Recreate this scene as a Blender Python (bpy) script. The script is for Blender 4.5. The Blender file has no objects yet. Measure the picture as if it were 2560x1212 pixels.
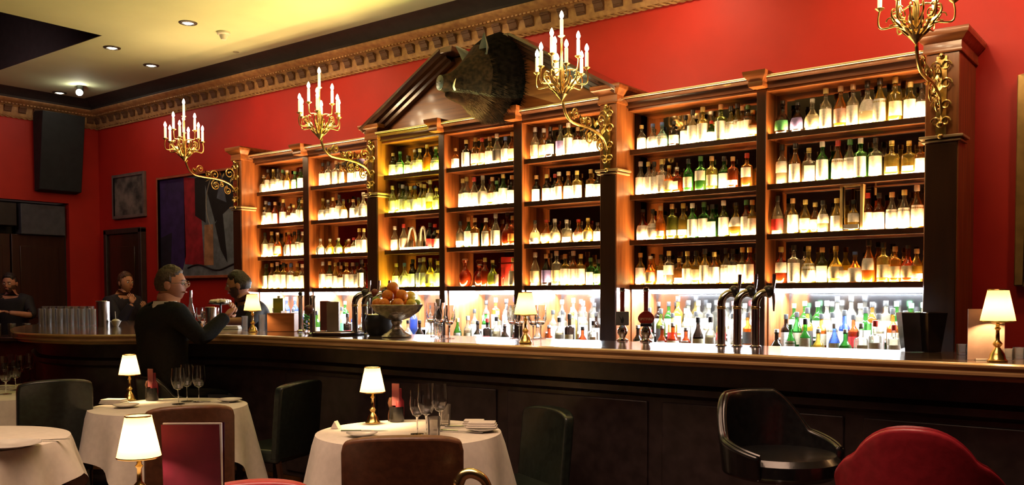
import bpy, bmesh, math, random
from mathutils import Vector, Matrix, noise
random.seed(7)
PI=math.pi
sc=bpy.context.scene
# ------------------------------------------------------------------ camera
FPX,CY,PITCH,YAW,ROLL,EYE=2278.0,823.0,math.radians(-2.137),math.radians(-37.54),math.radians(0.18),1.38
R=Matrix.Rotation(-YAW,3,'Z')@Matrix.Rotation(PITCH,3,'X')@Matrix.Rotation(ROLL,3,'Y')
cam=bpy.data.cameras.new('camera'); camo=bpy.data.objects.new('camera',cam); sc.collection.objects.link(camo)
cam.sensor_width=36; cam.lens=FPX/2560*36; cam.shift_y=(CY-606)/2560; cam.clip_start=.05; cam.clip_end=60
rt,fw,up=R@Vector((1,0,0)),R@Vector((0,1,0)),R@Vector((0,0,1))
M=Matrix(((rt.x,up.x,-fw.x,0),(rt.y,up.y,-fw.y,0),(rt.z,up.z,-fw.z,EYE),(0,0,0,1)))
camo.matrix_world=M
sc.camera=camo
# ------------------------------------------------------------------ world, exposure, added fill lights
w=bpy.data.worlds.new('world'); sc.world=w; w.use_nodes=True
w.node_tree.nodes['Background'].inputs[0].default_value=(.9,.55,.45,1)
w.node_tree.nodes['Background'].inputs[1].default_value=.02
sc.view_settings.view_transform='Standard'; sc.view_settings.look='None'
sc.view_settings.exposure=0; sc.view_settings.gamma=1; sc.view_settings.use_curve_mapping=False
try:
    sc.cycles.max_bounces=8; sc.cycles.transparent_max_bounces=24; sc.cycles.use_light_tree=True
    sc.cycles.sample_clamp_indirect=4; sc.cycles.caustics_reflective=False; sc.cycles.caustics_refractive=False
    sc.cycles.use_denoising=True
except Exception: pass
def lamp(name,typ,loc,power,col,aim=None,**kw):
    l=bpy.data.lights.new(name,typ); l.energy=power; l.color=col
    for k,v in kw.items(): setattr(l,k,v)
    o=bpy.data.objects.new(name,l); sc.collection.objects.link(o); o.location=loc
    if aim is not None:
        o.rotation_euler=(Vector(aim)-Vector(loc)).to_track_quat('-Z','Y').to_euler()
    return o
WARM=(1,.62,.30); WHITE=(.86,.93,1); AMB=(1,.52,.2)
# added spots that wash the bar wall, with no fittings of their own
for x,p in ((-10.6,5),(-8.6,11),(-7.3,18),(-5.2,14),(-3.2,26),(-1.6,30),(-.3,60),(1.2,24)):
    lamp('wall_wash_spot','SPOT',(x,5.85,3.93),p,(1,.6,.36),aim=(x,6.75,2.7),spot_size=2.2,spot_blend=1,shadow_soft_size=.08)
lamp('room_fill','AREA',(-2.4,1.6,3.9),75,(1,.62,.42),aim=(-2.6,2.1,0),shape='RECTANGLE',size=4.5,size_y=2,spread=math.radians(95))  # unseen added fill that brightens the tablecloths and foreground
lamp('far_room_fill','AREA',(-10.2,3.6,3.7),10,(1,.6,.6),aim=(-11.6,5.4,1.8),shape='DISK',size=1.2)  # unseen added fill for the far left of the room
lamp('ceiling_fill','AREA',(-5.2,5.2,3.0),18,(.72,1,.55),aim=(-4.8,4.9,4.1),shape='RECTANGLE',size=5.5,size_y=.5)  # added greenish fill that brightens the ceiling, no fitting behind it
# ------------------------------------------------------------------ pixel rays -> world points at a given depth or height
def ray(x,y): return R@Vector(((x-1280)/FPX,1,-(y-CY)/FPX))
def atY(x,y,Y): d=ray(x,y); t=Y/d.y; return Vector((d.x*t,Y,EYE+d.z*t))
def atZ(x,y,Z): d=ray(x,y); t=(Z-EYE)/d.z; return Vector((d.x*t,d.y*t,Z))
# ------------------------------------------------------------------ materials
MATS={}
def srgb(r,g,b): return tuple(((c/255)/12.92 if c/255<=.04045 else ((c/255+.055)/1.055)**2.4) for c in (r,g,b))
def mat(name,col,rough=.5,metal=0,noise_amt=.12,scale=12,bump=0,coat=0,stretch=None,emit=None,estr=0,col2=None,spec=None,sheen=0):
    if name in MATS: return MATS[name]
    m=bpy.data.materials.new(name); m.use_nodes=True; nt=m.node_tree; b=nt.nodes['Principled BSDF']
    b.inputs['Roughness'].default_value=rough; b.inputs['Metallic'].default_value=metal
    b.inputs['Coat Weight'].default_value=coat; b.inputs['Coat Roughness'].default_value=.12
    if spec is not None: b.inputs['Specular IOR Level'].default_value=spec
    if sheen: b.inputs['Sheen Weight'].default_value=sheen
    tc=nt.nodes.new('ShaderNodeTexCoord'); mp=nt.nodes.new('ShaderNodeMapping'); nz=nt.nodes.new('ShaderNodeTexNoise')
    nt.links.new(tc.outputs['Object'],mp.inputs[0]); nt.links.new(mp.outputs[0],nz.inputs['Vector'])
    if stretch: mp.inputs['Scale'].default_value=stretch
    nz.inputs['Scale'].default_value=scale; nz.inputs['Detail'].default_value=5
    mx=nt.nodes.new('ShaderNodeMix'); mx.data_type='RGBA'
    c2=col2 or tuple(c*(1-noise_amt*2.2) for c in col)
    mx.inputs[6].default_value=(*c2,1); mx.inputs[7].default_value=(*col,1)
    cr=nt.nodes.new('ShaderNodeMapRange'); cr.inputs[1].default_value=.35; cr.inputs[2].default_value=.65
    nt.links.new(nz.outputs['Fac'],cr.inputs[0]); nt.links.new(cr.outputs[0],mx.inputs[0])
    nt.links.new(mx.outputs[2],b.inputs['Base Color'])
    if bump:
        bp=nt.nodes.new('ShaderNodeBump'); bp.inputs['Strength'].default_value=bump; bp.inputs['Distance'].default_value=.01
        nt.links.new(nz.outputs['Fac'],bp.inputs['Height']); nt.links.new(bp.outputs[0],b.inputs['Normal'])
    if emit:
        b.inputs['Emission Color'].default_value=(*emit,1); b.inputs['Emission Strength'].default_value=estr
    MATS[name]=m; return m
def glassmat(name,tint,diff=0.0,dcol=None,gloss=.9):
    if name in MATS: return MATS[name]
    m=bpy.data.materials.new(name); m.use_nodes=True; nt=m.node_tree; nt.nodes.clear()
    out=nt.nodes.new('ShaderNodeOutputMaterial'); tr=nt.nodes.new('ShaderNodeBsdfTransparent'); gl=nt.nodes.new('ShaderNodeBsdfGlossy')
    tr.inputs[0].default_value=(*tint,1); gl.inputs['Roughness'].default_value=.06; gl.inputs[0].default_value=(1,1,1,1)
    lw=nt.nodes.new('ShaderNodeFresnel'); lw.inputs[0].default_value=1.5
    mu=nt.nodes.new('ShaderNodeMath'); mu.operation='MULTIPLY'; mu.inputs[1].default_value=gloss; nt.links.new(lw.outputs[0],mu.inputs[0])
    base=tr
    if diff>0:
        ts=nt.nodes.new('ShaderNodeBsdfTranslucent'); ts.inputs[0].default_value=(*(dcol or tint),1)
        df=nt.nodes.new('ShaderNodeBsdfDiffuse'); df.inputs[0].default_value=(*(dcol or tint),1)
        m2=nt.nodes.new('ShaderNodeMixShader'); nt.links.new(ts.outputs[0],m2.inputs[1]); nt.links.new(df.outputs[0],m2.inputs[2])
        m1=nt.nodes.new('ShaderNodeMixShader'); m1.inputs[0].default_value=diff
        nt.links.new(tr.outputs[0],m1.inputs[1]); nt.links.new(m2.outputs[0],m1.inputs[2]); base=m1
    mx=nt.nodes.new('ShaderNodeMixShader'); nt.links.new(mu.outputs[0],mx.inputs[0]); nt.links.new(base.outputs[0],mx.inputs[1]); nt.links.new(gl.outputs[0],mx.inputs[2])
    nt.links.new(mx.outputs[0],out.inputs[0]); MATS[name]=m; return m
def emis(name,col,s):
    if name in MATS: return MATS[name]
    m=bpy.data.materials.new(name); m.use_nodes=True; nt=m.node_tree; nt.nodes.clear()
    o=nt.nodes.new('ShaderNodeOutputMaterial'); e=nt.nodes.new('ShaderNodeEmission'); e.inputs[0].default_value=(*col,1); e.inputs[1].default_value=s
    nt.links.new(e.outputs[0],o.inputs[0]); MATS[name]=m; return m
def shademat():
    if 'shade' in MATS: return MATS['shade']
    m=bpy.data.materials.new('lamp_shade_fabric'); m.use_nodes=True; nt=m.node_tree; nt.nodes.clear()
    out=nt.nodes.new('ShaderNodeOutputMaterial'); t=nt.nodes.new('ShaderNodeBsdfTranslucent'); d=nt.nodes.new('ShaderNodeBsdfDiffuse')
    t.inputs[0].default_value=(.30,.215,.11,1); d.inputs[0].default_value=(.6,.48,.3,1)
    mx=nt.nodes.new('ShaderNodeMixShader'); mx.inputs[0].default_value=.35
    nt.links.new(t.outputs[0],mx.inputs[1]); nt.links.new(d.outputs[0],mx.inputs[2]); nt.links.new(mx.outputs[0],out.inputs[0])
    MATS['shade']=m; return m
wood=mat('mahogany',(.30,.10,.026),.36,col2=(.15,.042,.011),scale=3,stretch=(9,9,.7),coat=.35,bump=.05)
woodx=mat('mahogany_rail',(.30,.10,.026),.34,col2=(.16,.045,.012),scale=3,stretch=(.7,9,9),coat=.35,bump=.05)
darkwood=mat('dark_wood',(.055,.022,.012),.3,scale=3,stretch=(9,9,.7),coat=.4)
darkrail=mat('dark_wood_rail',(.075,.03,.018),.22,scale=3,stretch=(.7,9,9),coat=.6)
red=mat('red_wall_paint',(.60,.022,.012),.55,noise_amt=.06,scale=2.2,bump=.02)
ceilm=mat('ceiling_paint',(.60,.66,.42),.8,noise_amt=.04,scale=1.5)
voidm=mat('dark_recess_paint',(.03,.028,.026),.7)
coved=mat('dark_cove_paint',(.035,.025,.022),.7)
gold=mat('aged_gilt_plaster',(.55,.32,.12),.5,col2=(.36,.18,.07),scale=18,bump=.15)
goldd=mat('dark_gilt_bracket',(.16,.075,.035),.6,scale=20)  # brackets in a darker brown gilt than the moulding
brass=mat('polished_brass',(.78,.55,.2),.2,metal=1,noise_amt=.08,scale=20)
brasd=mat('antique_gilt_metal',(.80,.62,.25),.28,metal=1,col2=(.5,.34,.12),scale=25)
chrome=mat('chrome',(.75,.76,.78),.08,metal=1,noise_amt=.03)
steel=mat('brushed_steel',(.62,.6,.56),.25,metal=1,noise_amt=.06,stretch=(20,20,1),scale=4)
silver=mat('hammered_silver',(.62,.58,.5),.22,metal=1,noise_amt=.2,scale=45,bump=.5)
cloth=mat('white_linen',(.80,.74,.66),.85,noise_amt=.04,scale=30,bump=.05,sheen=.2)
bartop=mat('bar_top_veneer',(.20,.12,.07),.17,noise_amt=.2,stretch=(.6,6,6),scale=5,coat=1)
barfront=mat('bar_front_leather',(.045,.03,.03),.35,noise_amt=.2,scale=14,bump=.1)
floorm=mat('dark_carpet',(.06,.02,.018),.9,scale=40,bump=.2)
cream=mat('candle_tube',(.95,.82,.55),.5,emit=(1,.72,.34),estr=1.6)
flame=emis('candle_bulb',(1,.8,.5),70)
whitestrip=emis('white_light_strip',(.9,.95,1),14)
warmstrip=emis('warm_light_strip',(1,.66,.3),6); yelstrip=emis('yellow_light_strip',(.95,.95,.15),6)
dlm=emis('downlight_bulb',(1,.9,.7),12)
gclear=glassmat('clear_glass',(.97,.97,.96))
gdrink=bpy.data.materials.new('drinking_glass'); gdrink.use_nodes=True
_b=gdrink.node_tree.nodes['Principled BSDF']; _b.inputs['Transmission Weight'].default_value=1; _b.inputs['Roughness'].default_value=.02; _b.inputs['IOR'].default_value=1.45; _b.inputs['Base Color'].default_value=(1,1,1,1)
mirm=mat('antique_mirror',(.42,.36,.32),.05,metal=1,noise_amt=.05)
mirb=mat('niche_mirror',(.5,.5,.52),.12,metal=1,noise_amt=.05)
brownl=mat('brown_leather',(.13,.05,.022),.4,noise_amt=.15,scale=40,bump=.12)
greenl=mat('dark_green_leather',(.018,.026,.022),.3,noise_amt=.2,scale=40,bump=.1,coat=.2)
blackl=mat('black_leather',(.012,.012,.013),.26,noise_amt=.2,scale=40,bump=.08,coat=.3)
redl=mat('red_leather',(.42,.024,.04),.33,noise_amt=.1,scale=40,bump=.08)
burg=mat('burgundy_card',(.035,.001,.010),.8,spec=.1); paper=mat('paper',(.75,.68,.6),.7,noise_amt=.04)
skin=mat('skin',(.56,.27,.17),.5,noise_amt=.06,scale=30)
suit=mat('dark_suit_wool',(.006,.0065,.0065),.9,noise_amt=.2,scale=60,bump=.1,spec=.15); blackc=mat('black_cotton',(.012,.012,.018),.75,scale=60)
shirtc=mat('pale_shirt_cotton',(.7,.62,.5),.8)
greyhair=mat('grey_brown_hair',(.11,.07,.04),.55,noise_amt=.3,scale=80,bump=.5); darkhair=mat('dark_hair',(.02,.013,.01),.5,scale=80,bump=.5)
auburn=mat('auburn_hair',(.13,.05,.02),.5,noise_amt=.3,scale=80,bump=.5)
eyew=mat('eye_white',(.8,.78,.75),.3); eyed=mat('dark_iris',(.02,.012,.01),.2)
# ------------------------------------------------------------------ mesh helpers
class MB:
    def __init__(s): s.v=[]; s.f=[]; s.mi=[]
    def add(s,v,f,mi=0):
        n=len(s.v); s.v+= [tuple(p) for p in v]; s.f+=[tuple(i+n for i in q) for q in f]; s.mi+=[mi]*len(f); return s
    def box(s,x0,x1,y0,y1,z0,z1,mi=0,mtx=None):
        v=[Vector((x,y,z)) for x in (x0,x1) for y in (y0,y1) for z in (z0,z1)]
        if mtx: v=[mtx@p for p in v]
        return s.add(v,[(0,1,3,2),(4,6,7,5),(0,4,5,1),(2,3,7,6),(0,2,6,4),(1,5,7,3)],mi)
    def lathe(s,prof,n=20,c=(0,0,0),mi=0,mtx=None,arc=None):
        v=[];f=[];m=len(prof); full=arc is None
        a0,a1=(0,2*PI) if full else arc; k=n if full else n+1
        for i in range(k):
            a=a0+(a1-a0)*i/n
            for r,z in prof: v.append(Vector((c[0]+r*math.cos(a),c[1]+r*math.sin(a),c[2]+z)))
        for i in range(n):
            j=(i+1)%k
            for q in range(m-1): f.append((i*m+q,j*m+q,j*m+q+1,i*m+q+1))
        if mtx: v=[mtx@p for p in v]
        return s.add(v,f,mi)
    def tube(s,pts,rad,n=8,mi=0,cap=True):
        pts=[Vector(p) for p in pts]; k=len(pts)
        if not hasattr(rad,'__len__'): rad=[rad]*k
        v=[];f=[]; t0=(pts[1]-pts[0]).normalized(); u=t0.orthogonal().normalized()
        for i,p in enumerate(pts):
            t=(pts[min(i+1,k-1)]-pts[max(i-1,0)]).normalized()
            u=(u-t*u.dot(t)); u=u.normalized() if u.length>1e-6 else t.orthogonal().normalized(); w=t.cross(u)
            for j in range(n):
                a=2*PI*j/n; v.append(p+(u*math.cos(a)+w*math.sin(a))*rad[i])
        for i in range(k-1):
            for j in range(n):
                j2=(j+1)%n; f.append((i*n+j,i*n+j2,(i+1)*n+j2,(i+1)*n+j))
        if cap: f.append(tuple(range(n-1,-1,-1))); f.append(tuple((k-1)*n+j for j in range(n)))
        return s.add(v,f,mi)
    def prism(s,poly,z0,z1,mi=0,mtx=None):
        n=len(poly); v=[Vector((x,y,z0)) for x,y in poly]+[Vector((x,y,z1)) for x,y in poly]
        if mtx: v=[mtx@p for p in v]
        f=[tuple(range(n-1,-1,-1)),tuple(range(n,2*n))]+[(i,(i+1)%n,(i+1)%n+n,i+n) for i in range(n)]
        return s.add(v,f,mi)
    def ball(s,c,r,n=12,m=8,mi=0,fn=None):
        if not hasattr(r,'__len__'): r=(r,r,r)
        v=[];f=[]
        for i in range(m+1):
            t=PI*i/m
            for j in range(n):
                a=2*PI*j/n; d=Vector((math.sin(t)*math.cos(a),math.sin(t)*math.sin(a),math.cos(t)))
                p=Vector((d.x*r[0],d.y*r[1],d.z*r[2]))
                if fn: p=fn(d,p)
                v.append(Vector(c)+p)
        for i in range(m):
            for j in range(n):
                j2=(j+1)%n; f.append((i*n+j,(i+1)*n+j,(i+1)*n+j2,i*n+j2))
        return s.add(v,f,mi)
    def loftx(s,prof,x0,x1,mi=0):   # profile (y,z) closed, extruded along x
        n=len(prof); v=[(x0,y,z) for y,z in prof]+[(x1,y,z) for y,z in prof]
        f=[tuple(range(n)),tuple(range(2*n-1,n-1,-1))]+[(i,i+n,(i+1)%n+n,(i+1)%n) for i in range(n)]
        return s.add(v,f,mi)
    def mesh(s,name,mats,smooth=True):
        me=bpy.data.meshes.new(name); me.from_pydata(s.v,[],s.f)
        for m in (mats if isinstance(mats,(list,tuple)) else [mats]): me.materials.append(m)
        me.polygons.foreach_set('material_index',s.mi)
        bm=bmesh.new(); bm.from_mesh(me); bmesh.ops.remove_doubles(bm,verts=bm.verts,dist=1e-5); bmesh.ops.recalc_face_normals(bm,faces=bm.faces)
        if smooth:
            for f in bm.faces: f.smooth=True
            for e in bm.edges:
                if len(e.link_faces)==2 and e.calc_face_angle(0)>.7: e.smooth=False
        bm.to_mesh(me); bm.free(); return me
def link(name,data,parent=None,loc=(0,0,0),rot=(0,0,0),scale=None):
    o=bpy.data.objects.new(name,data); sc.collection.objects.link(o); o.location=loc; o.rotation_euler=rot
    if scale: o.scale=scale
    if parent: o.parent=parent
    return o
def obj(name,mb,m,parent=None,loc=(0,0,0),rot=(0,0,0),bevel=0,smooth=True,seg=2):
    o=link(name,mb.mesh(name,m,smooth),parent,loc,rot)
    if bevel:
        b=o.modifiers.new('bevel','BEVEL'); b.width=bevel; b.segments=seg; b.limit_method='ANGLE'; b.angle_limit=.6
    return o
def tag(o,label=None,cat=None,group=None,kind=None):
    if label: o['label']=label
    if cat: o['category']=cat
    if group: o['group']=group
    if kind: o['kind']=kind
    return o
def thing(name,label,cat,loc=(0,0,0),rz=0,group=None,scale=None):
    return tag(link(name,None,None,loc,(0,0,rz),scale),label,cat,group)
def struct(name,mb,m,**k): return tag(obj(name,mb,m,smooth=False,**k),kind='structure')
def crm(P,n=6,closed=False):
    P=[Vector(p) for p in P]; out=[]
    for i in range(len(P)-(0 if closed else 1)):
        g=lambda k:P[k%len(P)] if closed else P[max(0,min(len(P)-1,k))]
        a,b,c,d=g(i-1),g(i),g(i+1),g(i+2)
        for j in range(n):
            t=j/n; out.append(.5*((2*b)+(c-a)*t+(2*a-5*b+4*c-d)*t*t+(3*b-a-3*c+d)*t**3))
    if not closed: out.append(P[-1])
    return out
# ------------------------------------------------------------------ room shell
XL,YW,XR,YF,ZC=-12.3,6.6,3.2,-3.0,4.0
struct('floor',MB().box(XL-2,XR,YF,YW+.4,-.1,0),floorm)
o=MB(); ox0,ox1,oy0,oy1=-12.2,-8.9,1.2,4.84
o.box(XL-.2,XR,oy1,YW+.4,ZC,ZC+.1); o.box(XL-.2,XR,YF,oy0,ZC,ZC+.1); o.box(ox1,XR,oy0,oy1,ZC,ZC+.1); o.box(XL-.2,ox0,oy0,oy1,ZC,ZC+.1)
struct('ceiling',o,ceilm)
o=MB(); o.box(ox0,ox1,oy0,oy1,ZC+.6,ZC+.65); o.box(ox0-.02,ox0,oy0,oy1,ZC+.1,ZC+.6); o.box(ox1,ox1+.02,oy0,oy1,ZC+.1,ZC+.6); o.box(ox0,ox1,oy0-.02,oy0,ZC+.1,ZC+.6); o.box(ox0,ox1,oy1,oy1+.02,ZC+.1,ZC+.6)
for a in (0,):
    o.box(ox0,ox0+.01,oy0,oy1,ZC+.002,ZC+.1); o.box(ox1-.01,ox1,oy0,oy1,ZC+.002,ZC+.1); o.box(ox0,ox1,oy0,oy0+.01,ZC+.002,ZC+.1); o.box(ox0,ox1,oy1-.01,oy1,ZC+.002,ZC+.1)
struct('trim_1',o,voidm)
o=MB(); o.box(XL-.2,-8.44,YW,YW+.1,0,ZC); o.box(-1.30,XR,YW,YW+.1,0,ZC); o.box(-8.44,-1.30,YW,YW+.1,2.7,ZC)
struct('wall_back',o,red)
o=MB(); o.box(XL-.1,XL,6.17,YW,0,ZC); o.box(XL-.1,XL,3.2,6.17,2.64,ZC); o.box(XL-.1,XL,YF,3.2,0,ZC)
struct('wall_left',o,red)
dimw=mat('unseen_wall_dark',(.10,.03,.02),.6); struct('wall_right',MB().box(XR,XR+.1,YF,YW,0,ZC),dimw); struct('wall_front',MB().box(XL,XR,YF-.1,YF,0,ZC),dimw)  # unseen walls, coloured dark to keep red reflections out of the chrome
# dark vestibule and double door in the left wall
d=tag(link('door_1',None),kind='structure')
obj('door_surround',MB().box(XL-.35,XL-.3,3.2,6.17,0,2.64).box(XL-.3,XL-.1,6.15,6.17,0,2.64).box(XL-.3,XL-.1,3.2,3.22,0,2.64),voidm,d,smooth=False)
obj('header_panel',MB().box(XL-.2,XL-.02,5.55,6.13,2.2,2.6),mat('grey_header_paint',(.09,.10,.12),.6),d,bevel=.01)
obj('header_panel',MB().box(XL-.2,XL-.02,3.25,5.5,2.3,2.6),mat('dark_header_paint',(.03,.025,.025),.6),d,bevel=.01)
for k in range(4):
    y0=3.3+k*.72; pn=obj('door_leaf',MB().box(XL-.16,XL-.1,y0,y0+.7,0,2.2),darkwood,d,bevel=.006)
    for z0,z1 in ((.15,.95),(1.1,2.05)): obj('panel',MB().box(XL-.1,XL-.085,y0+.1,y0+.6,z0,z1),darkwood,pn,bevel=.006)
d=tag(link('door_2',None),kind='structure')
obj('door_leaf',MB().box(-12.0,-11.2,YW-.05,YW-.005,0,2.22),darkwood,d,bevel=.006)
obj('door_frame',MB().box(-12.07,-12.0,YW-.08,YW,0,2.28).box(-11.2,-11.13,YW-.08,YW,0,2.28).box(-12.07,-11.13,YW-.08,YW,2.22,2.29),mat('door_frame_paint',(.05,.03,.028),.5),d,bevel=.008)
for z0,z1 in ((.2,1.0),(1.15,2.05)): obj('panel',MB().box(-11.88,-11.32,YW-.062,YW-.05,z0,z1),darkwood,d,bevel=.005)
obj('handle',MB().ball((-11.27,YW-.09,1.05),.025),brass,d)
# room cornice along back wall and left wall
def cornice(name,L0,L1,place):
    r=tag(link(name,None),kind='structure')
    place(r)
    prof=[(0,3.705),(.035,3.705),(.05,3.73),(.05,3.82),(.09,3.835),(.11,3.85),(.16,3.862),(.2,3.875),(.215,3.89),(.215,3.9),(0,3.9)]
    obj('moulding',MB().loftx([(-y,z) for y,z in prof],L0,L1),gold,r)
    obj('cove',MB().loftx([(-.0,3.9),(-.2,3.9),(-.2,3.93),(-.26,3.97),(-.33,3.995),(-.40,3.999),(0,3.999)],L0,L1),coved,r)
    b=MB(); pts=[]
    n=int((L1-L0)/.012)
    for ph in (0,PI):
        b.tube([(L0+i*.012,-.022+.010*math.cos(i*.55+ph),3.695+.010*math.sin(i*.55+ph)) for i in range(n)],.009,5)
    obj('rope_moulding',b,gold,r)
    me=None
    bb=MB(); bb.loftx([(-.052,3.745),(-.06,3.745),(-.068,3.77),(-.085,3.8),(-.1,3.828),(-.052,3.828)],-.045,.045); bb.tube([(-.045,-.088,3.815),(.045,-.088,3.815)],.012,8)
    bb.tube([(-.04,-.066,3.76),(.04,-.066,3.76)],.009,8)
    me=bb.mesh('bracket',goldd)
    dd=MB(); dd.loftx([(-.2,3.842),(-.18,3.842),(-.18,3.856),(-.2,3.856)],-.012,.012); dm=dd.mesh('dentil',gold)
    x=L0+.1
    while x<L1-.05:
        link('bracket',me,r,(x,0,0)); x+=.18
    x=L0+.05; q=MB()
    while x<L1: q.box(x-.014,x+.014,-.13,-.10,3.838,3.852); x+=.045
    tag(obj('dentil_row',q,gold,r,smooth=False),kind='stuff')
cornice('trim_2',XL,XR,lambda r:setattr(r,'location',(0,YW,0)))
def pl(r): r.location=(XL,0,0); r.rotation_euler=(0,0,PI/2)
cornice('trim_3',YF,YW-.02,pl)
struct('baseboard_back',MB().box(XL,-9.3,YW-.03,YW,0,.14),darkwood)
# ------------------------------------------------------------------ back bar cabinet
YP,YS,YC=6.12,6.30,6.18
S=[2.49,2.133,1.777,1.426]; ST=.028
bb=thing('back_bar_cabinet','tall mahogany back bar with lit shelves, mirrors, pillars and a broken pediment','cabinet')
def px2X(x,Y): return atY(x,560,Y).x
P4=(px2X(2309,YP),px2X(2393,YP)); P3=(px2X(1500,YP),px2X(1541,YP)); P2=(px2X(918,YP),px2X(945,YP)); P1=(px2X(604.5,YP)-.15,px2X(604.5,YP))
ST67=(px2X(1890,YS),px2X(1914,YS)); ST45=(px2X(1285,YC),px2X(1306,YC)); ST34=(px2X(1098,YC),px2X(1112,YC)); ST12=(px2X(759,YS),px2X(773,YS))
BAYS=[(P1[1],ST12[0],YS),(ST12[1],P2[0],YS),(P2[1],ST34[0],YC),(ST34[1],ST45[0],YC),(ST45[1],P3[0],YC),(P3[1],ST67[0],YS),(ST67[1],P4[0],YS)]
CT=.92
for a,b in (P1,P2,P3,P4):
    p=obj('pilaster',MB().box(a,b,YP,YW if a>-2 or a<-8.3 else YS+.1,0,2.87),wood,bb,bevel=.004)
    obj('shade_panel',MB().box(a+.006,b-.006,YP-.008,YP,.95,2.31),darkwood,p,bevel=.003)  # dark wood panel stands for shade on the pilaster front
    cp=MB(); m_=(a+b)/2; h=(b-a)/2
    prof=[(0,2.862),(.012,2.862),(.016,2.875),(.012,2.885),(.012,2.925),(.03,2.94),(.04,2.955),(.055,2.965),(.06,2.985),(.06,3.0),(0,3.0)]
    n=len(prof)
    for ring in range(n-1):
        pass
    vs=[];fs=[]
    for (e,z) in prof:
        vs+=[(a-e,YW,z),(a-e,YP-e,z),(b+e,YP-e,z),(b+e,YW,z)]
    for k in range(n-1):
        for q in range(3): fs.append((k*4+q,k*4+q+1,k*4+q+5,k*4+q+4))
    fs.append(tuple((n-2)*4+q for q in (0,1,2,3))); fs.append((3,2,1,0))
    cp.add(vs,fs); obj('capital',cp,woodx,p)
    mm=MB()
    for z0,z1,e in ((2.318,2.332,.018),(2.34,2.358,.03)): mm.box(a-e,b+e,YP-e,YS,z0,z1)
    obj('band_moulding',mm,mat('pale_band_moulding',(.5,.36,.2),.35,coat=.5),p,bevel=.004)
    obj('plinth',MB().box(a-.02,b+.02,YP-.02,YP+.1,.0,.9),wood,p,bevel=.006)
for (a,b),Y in ((ST67,YS),(ST45,YC),(ST34,YC),(ST12,YS)):
    p=obj('stile',MB().box(a,b,Y,YW,CT,2.85),wood,bb,bevel=.003)
    obj('shade_strip',MB().box(a+.002,b-.002,Y-.006,Y,CT,2.842),darkwood,p,bevel=.002)  # dark strip puts the shade of the unlit stile front into colour
    vs=[];fs=[];prof=[(0,2.845),(.015,2.845),(.02,2.862),(.015,2.88),(.03,2.905),(.045,2.92),(.05,2.95),(0,2.95)];n=len(prof)
    for (e,z) in prof: vs+=[(a-e,YW,z),(a-e,Y-.10-e,z),(b+e,Y-.10-e,z),(b+e,YW,z)]
    for k in range(n-1):
        for q in range(3): fs.append((k*4+q,k*4+q+1,k*4+q+5,k*4+q+4))
    fs.append((3,2,1,0))
    obj('stile_cap',MB().add(vs,fs),woodx,p)
for i,(a,b,Y) in enumerate(BAYS):
    yb=Y+.2
    obj('mirror_panel',MB().box(a,b,yb,yb+.01,S[3],2.845),mirm,bb,smooth=False)
    for k,z in enumerate(S):
        s_=MB().box(a,b,Y+.03,yb,z,z+ST); s_.box(a,b,Y+.024,Y+.036,z-.004,z+ST+.008,mi=1)
        sh=obj('shelf',s_,[woodx,darkwood],bb,bevel=.002)
        ym=yelstrip if (i==2 and k!=2) else warmstrip
        obj('light_strip',MB().box(a+.02,b-.02,Y+.038,Y+.046,z+ST,z+ST+.006),ym,sh,smooth=False)
        col=(.95,.98,.10) if (i==2 and k!=2) else (1,.60,.24)
        L=b-a
        lo=lamp('shelf_light','AREA',((a+b)/2,Y+.05,z+ST+.012),L*(17 if i!=2 else 21),col,aim=((a+b)/2,Y+.12,z+.3),shape='RECTANGLE',size=L-.04,size_y=.02)
    obj('top_board',MB().box(a,b,Y+.0,yb,2.825,2.85),woodx,bb,bevel=.002)
    # entablature of this bay
    ent=[(Y,2.845),(Y-.02,2.845),(Y-.03,2.86),(Y-.03,2.885),(Y-.05,2.892),(Y-.075,2.9),(Y-.08,2.91),(Y-.08,2.925),(YW-.01,2.925),(YW-.01,2.845)]
    e_=obj('entablature',MB().loftx(ent,a,b),darkrail,bb)
    obj('highlight_bead',MB().tube([(a,Y-.085,2.915),(b,Y-.085,2.915)],.009,8),mat('pale_highlight_bead',(.95,.85,.6),.3,metal=.8,noise_amt=.03),e_)  # pale metal bead stands for the highlight along the moulding
    # niche below the lowest shelf
    for x_ in (a,b-.012): obj('niche_side',MB().box(x_,x_+.012,Y+.04,6.74,CT,S[3]),wood,bb,smooth=False)
    obj('niche_mirror',MB().box(a,b,6.74,6.75,CT,S[3]),mirb,bb,smooth=False)
    obj('niche_top',MB().box(a,b,Y+.18,6.75,S[3],S[3]+.02),woodx,bb,smooth=False)
    for q,(yy,zz) in enumerate(((6.36,.985),(6.50,1.06))):
        obj('bottle_step',MB().box(a+.012,b-.012,yy,6.74,zz-.012,zz),mat('pale_step',(.6,.6,.58),.3),bb,smooth=False)
    ls=obj('white_light_strip',MB().box(a+.02,b-.02,6.66,6.69,S[3]-.036,S[3]-.004),whitestrip,bb,smooth=False)
    lamp('niche_light','AREA',((a+b)/2,6.62,S[3]-.02),(b-a)*55,WHITE,aim=((a+b)/2,6.35,.95),shape='RECTANGLE',size=b-a-.05,size_y=.06)
    lamp('niche_front_light','AREA',((a+b)/2,Y+.06,S[3]-.008),(b-a)*34,WHITE,aim=((a+b)/2,6.45,.95),shape='RECTANGLE',size=b-a-.05,size_y=.03)
obj('counter',MB().box(P1[0],P4[1],6.0,6.75,CT-.04,CT),steel,bb,bevel=.005)
obj('base_cabinet',MB().box(P1[0],P4[1],6.06,6.75,0,CT-.04),darkwood,bb)
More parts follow.
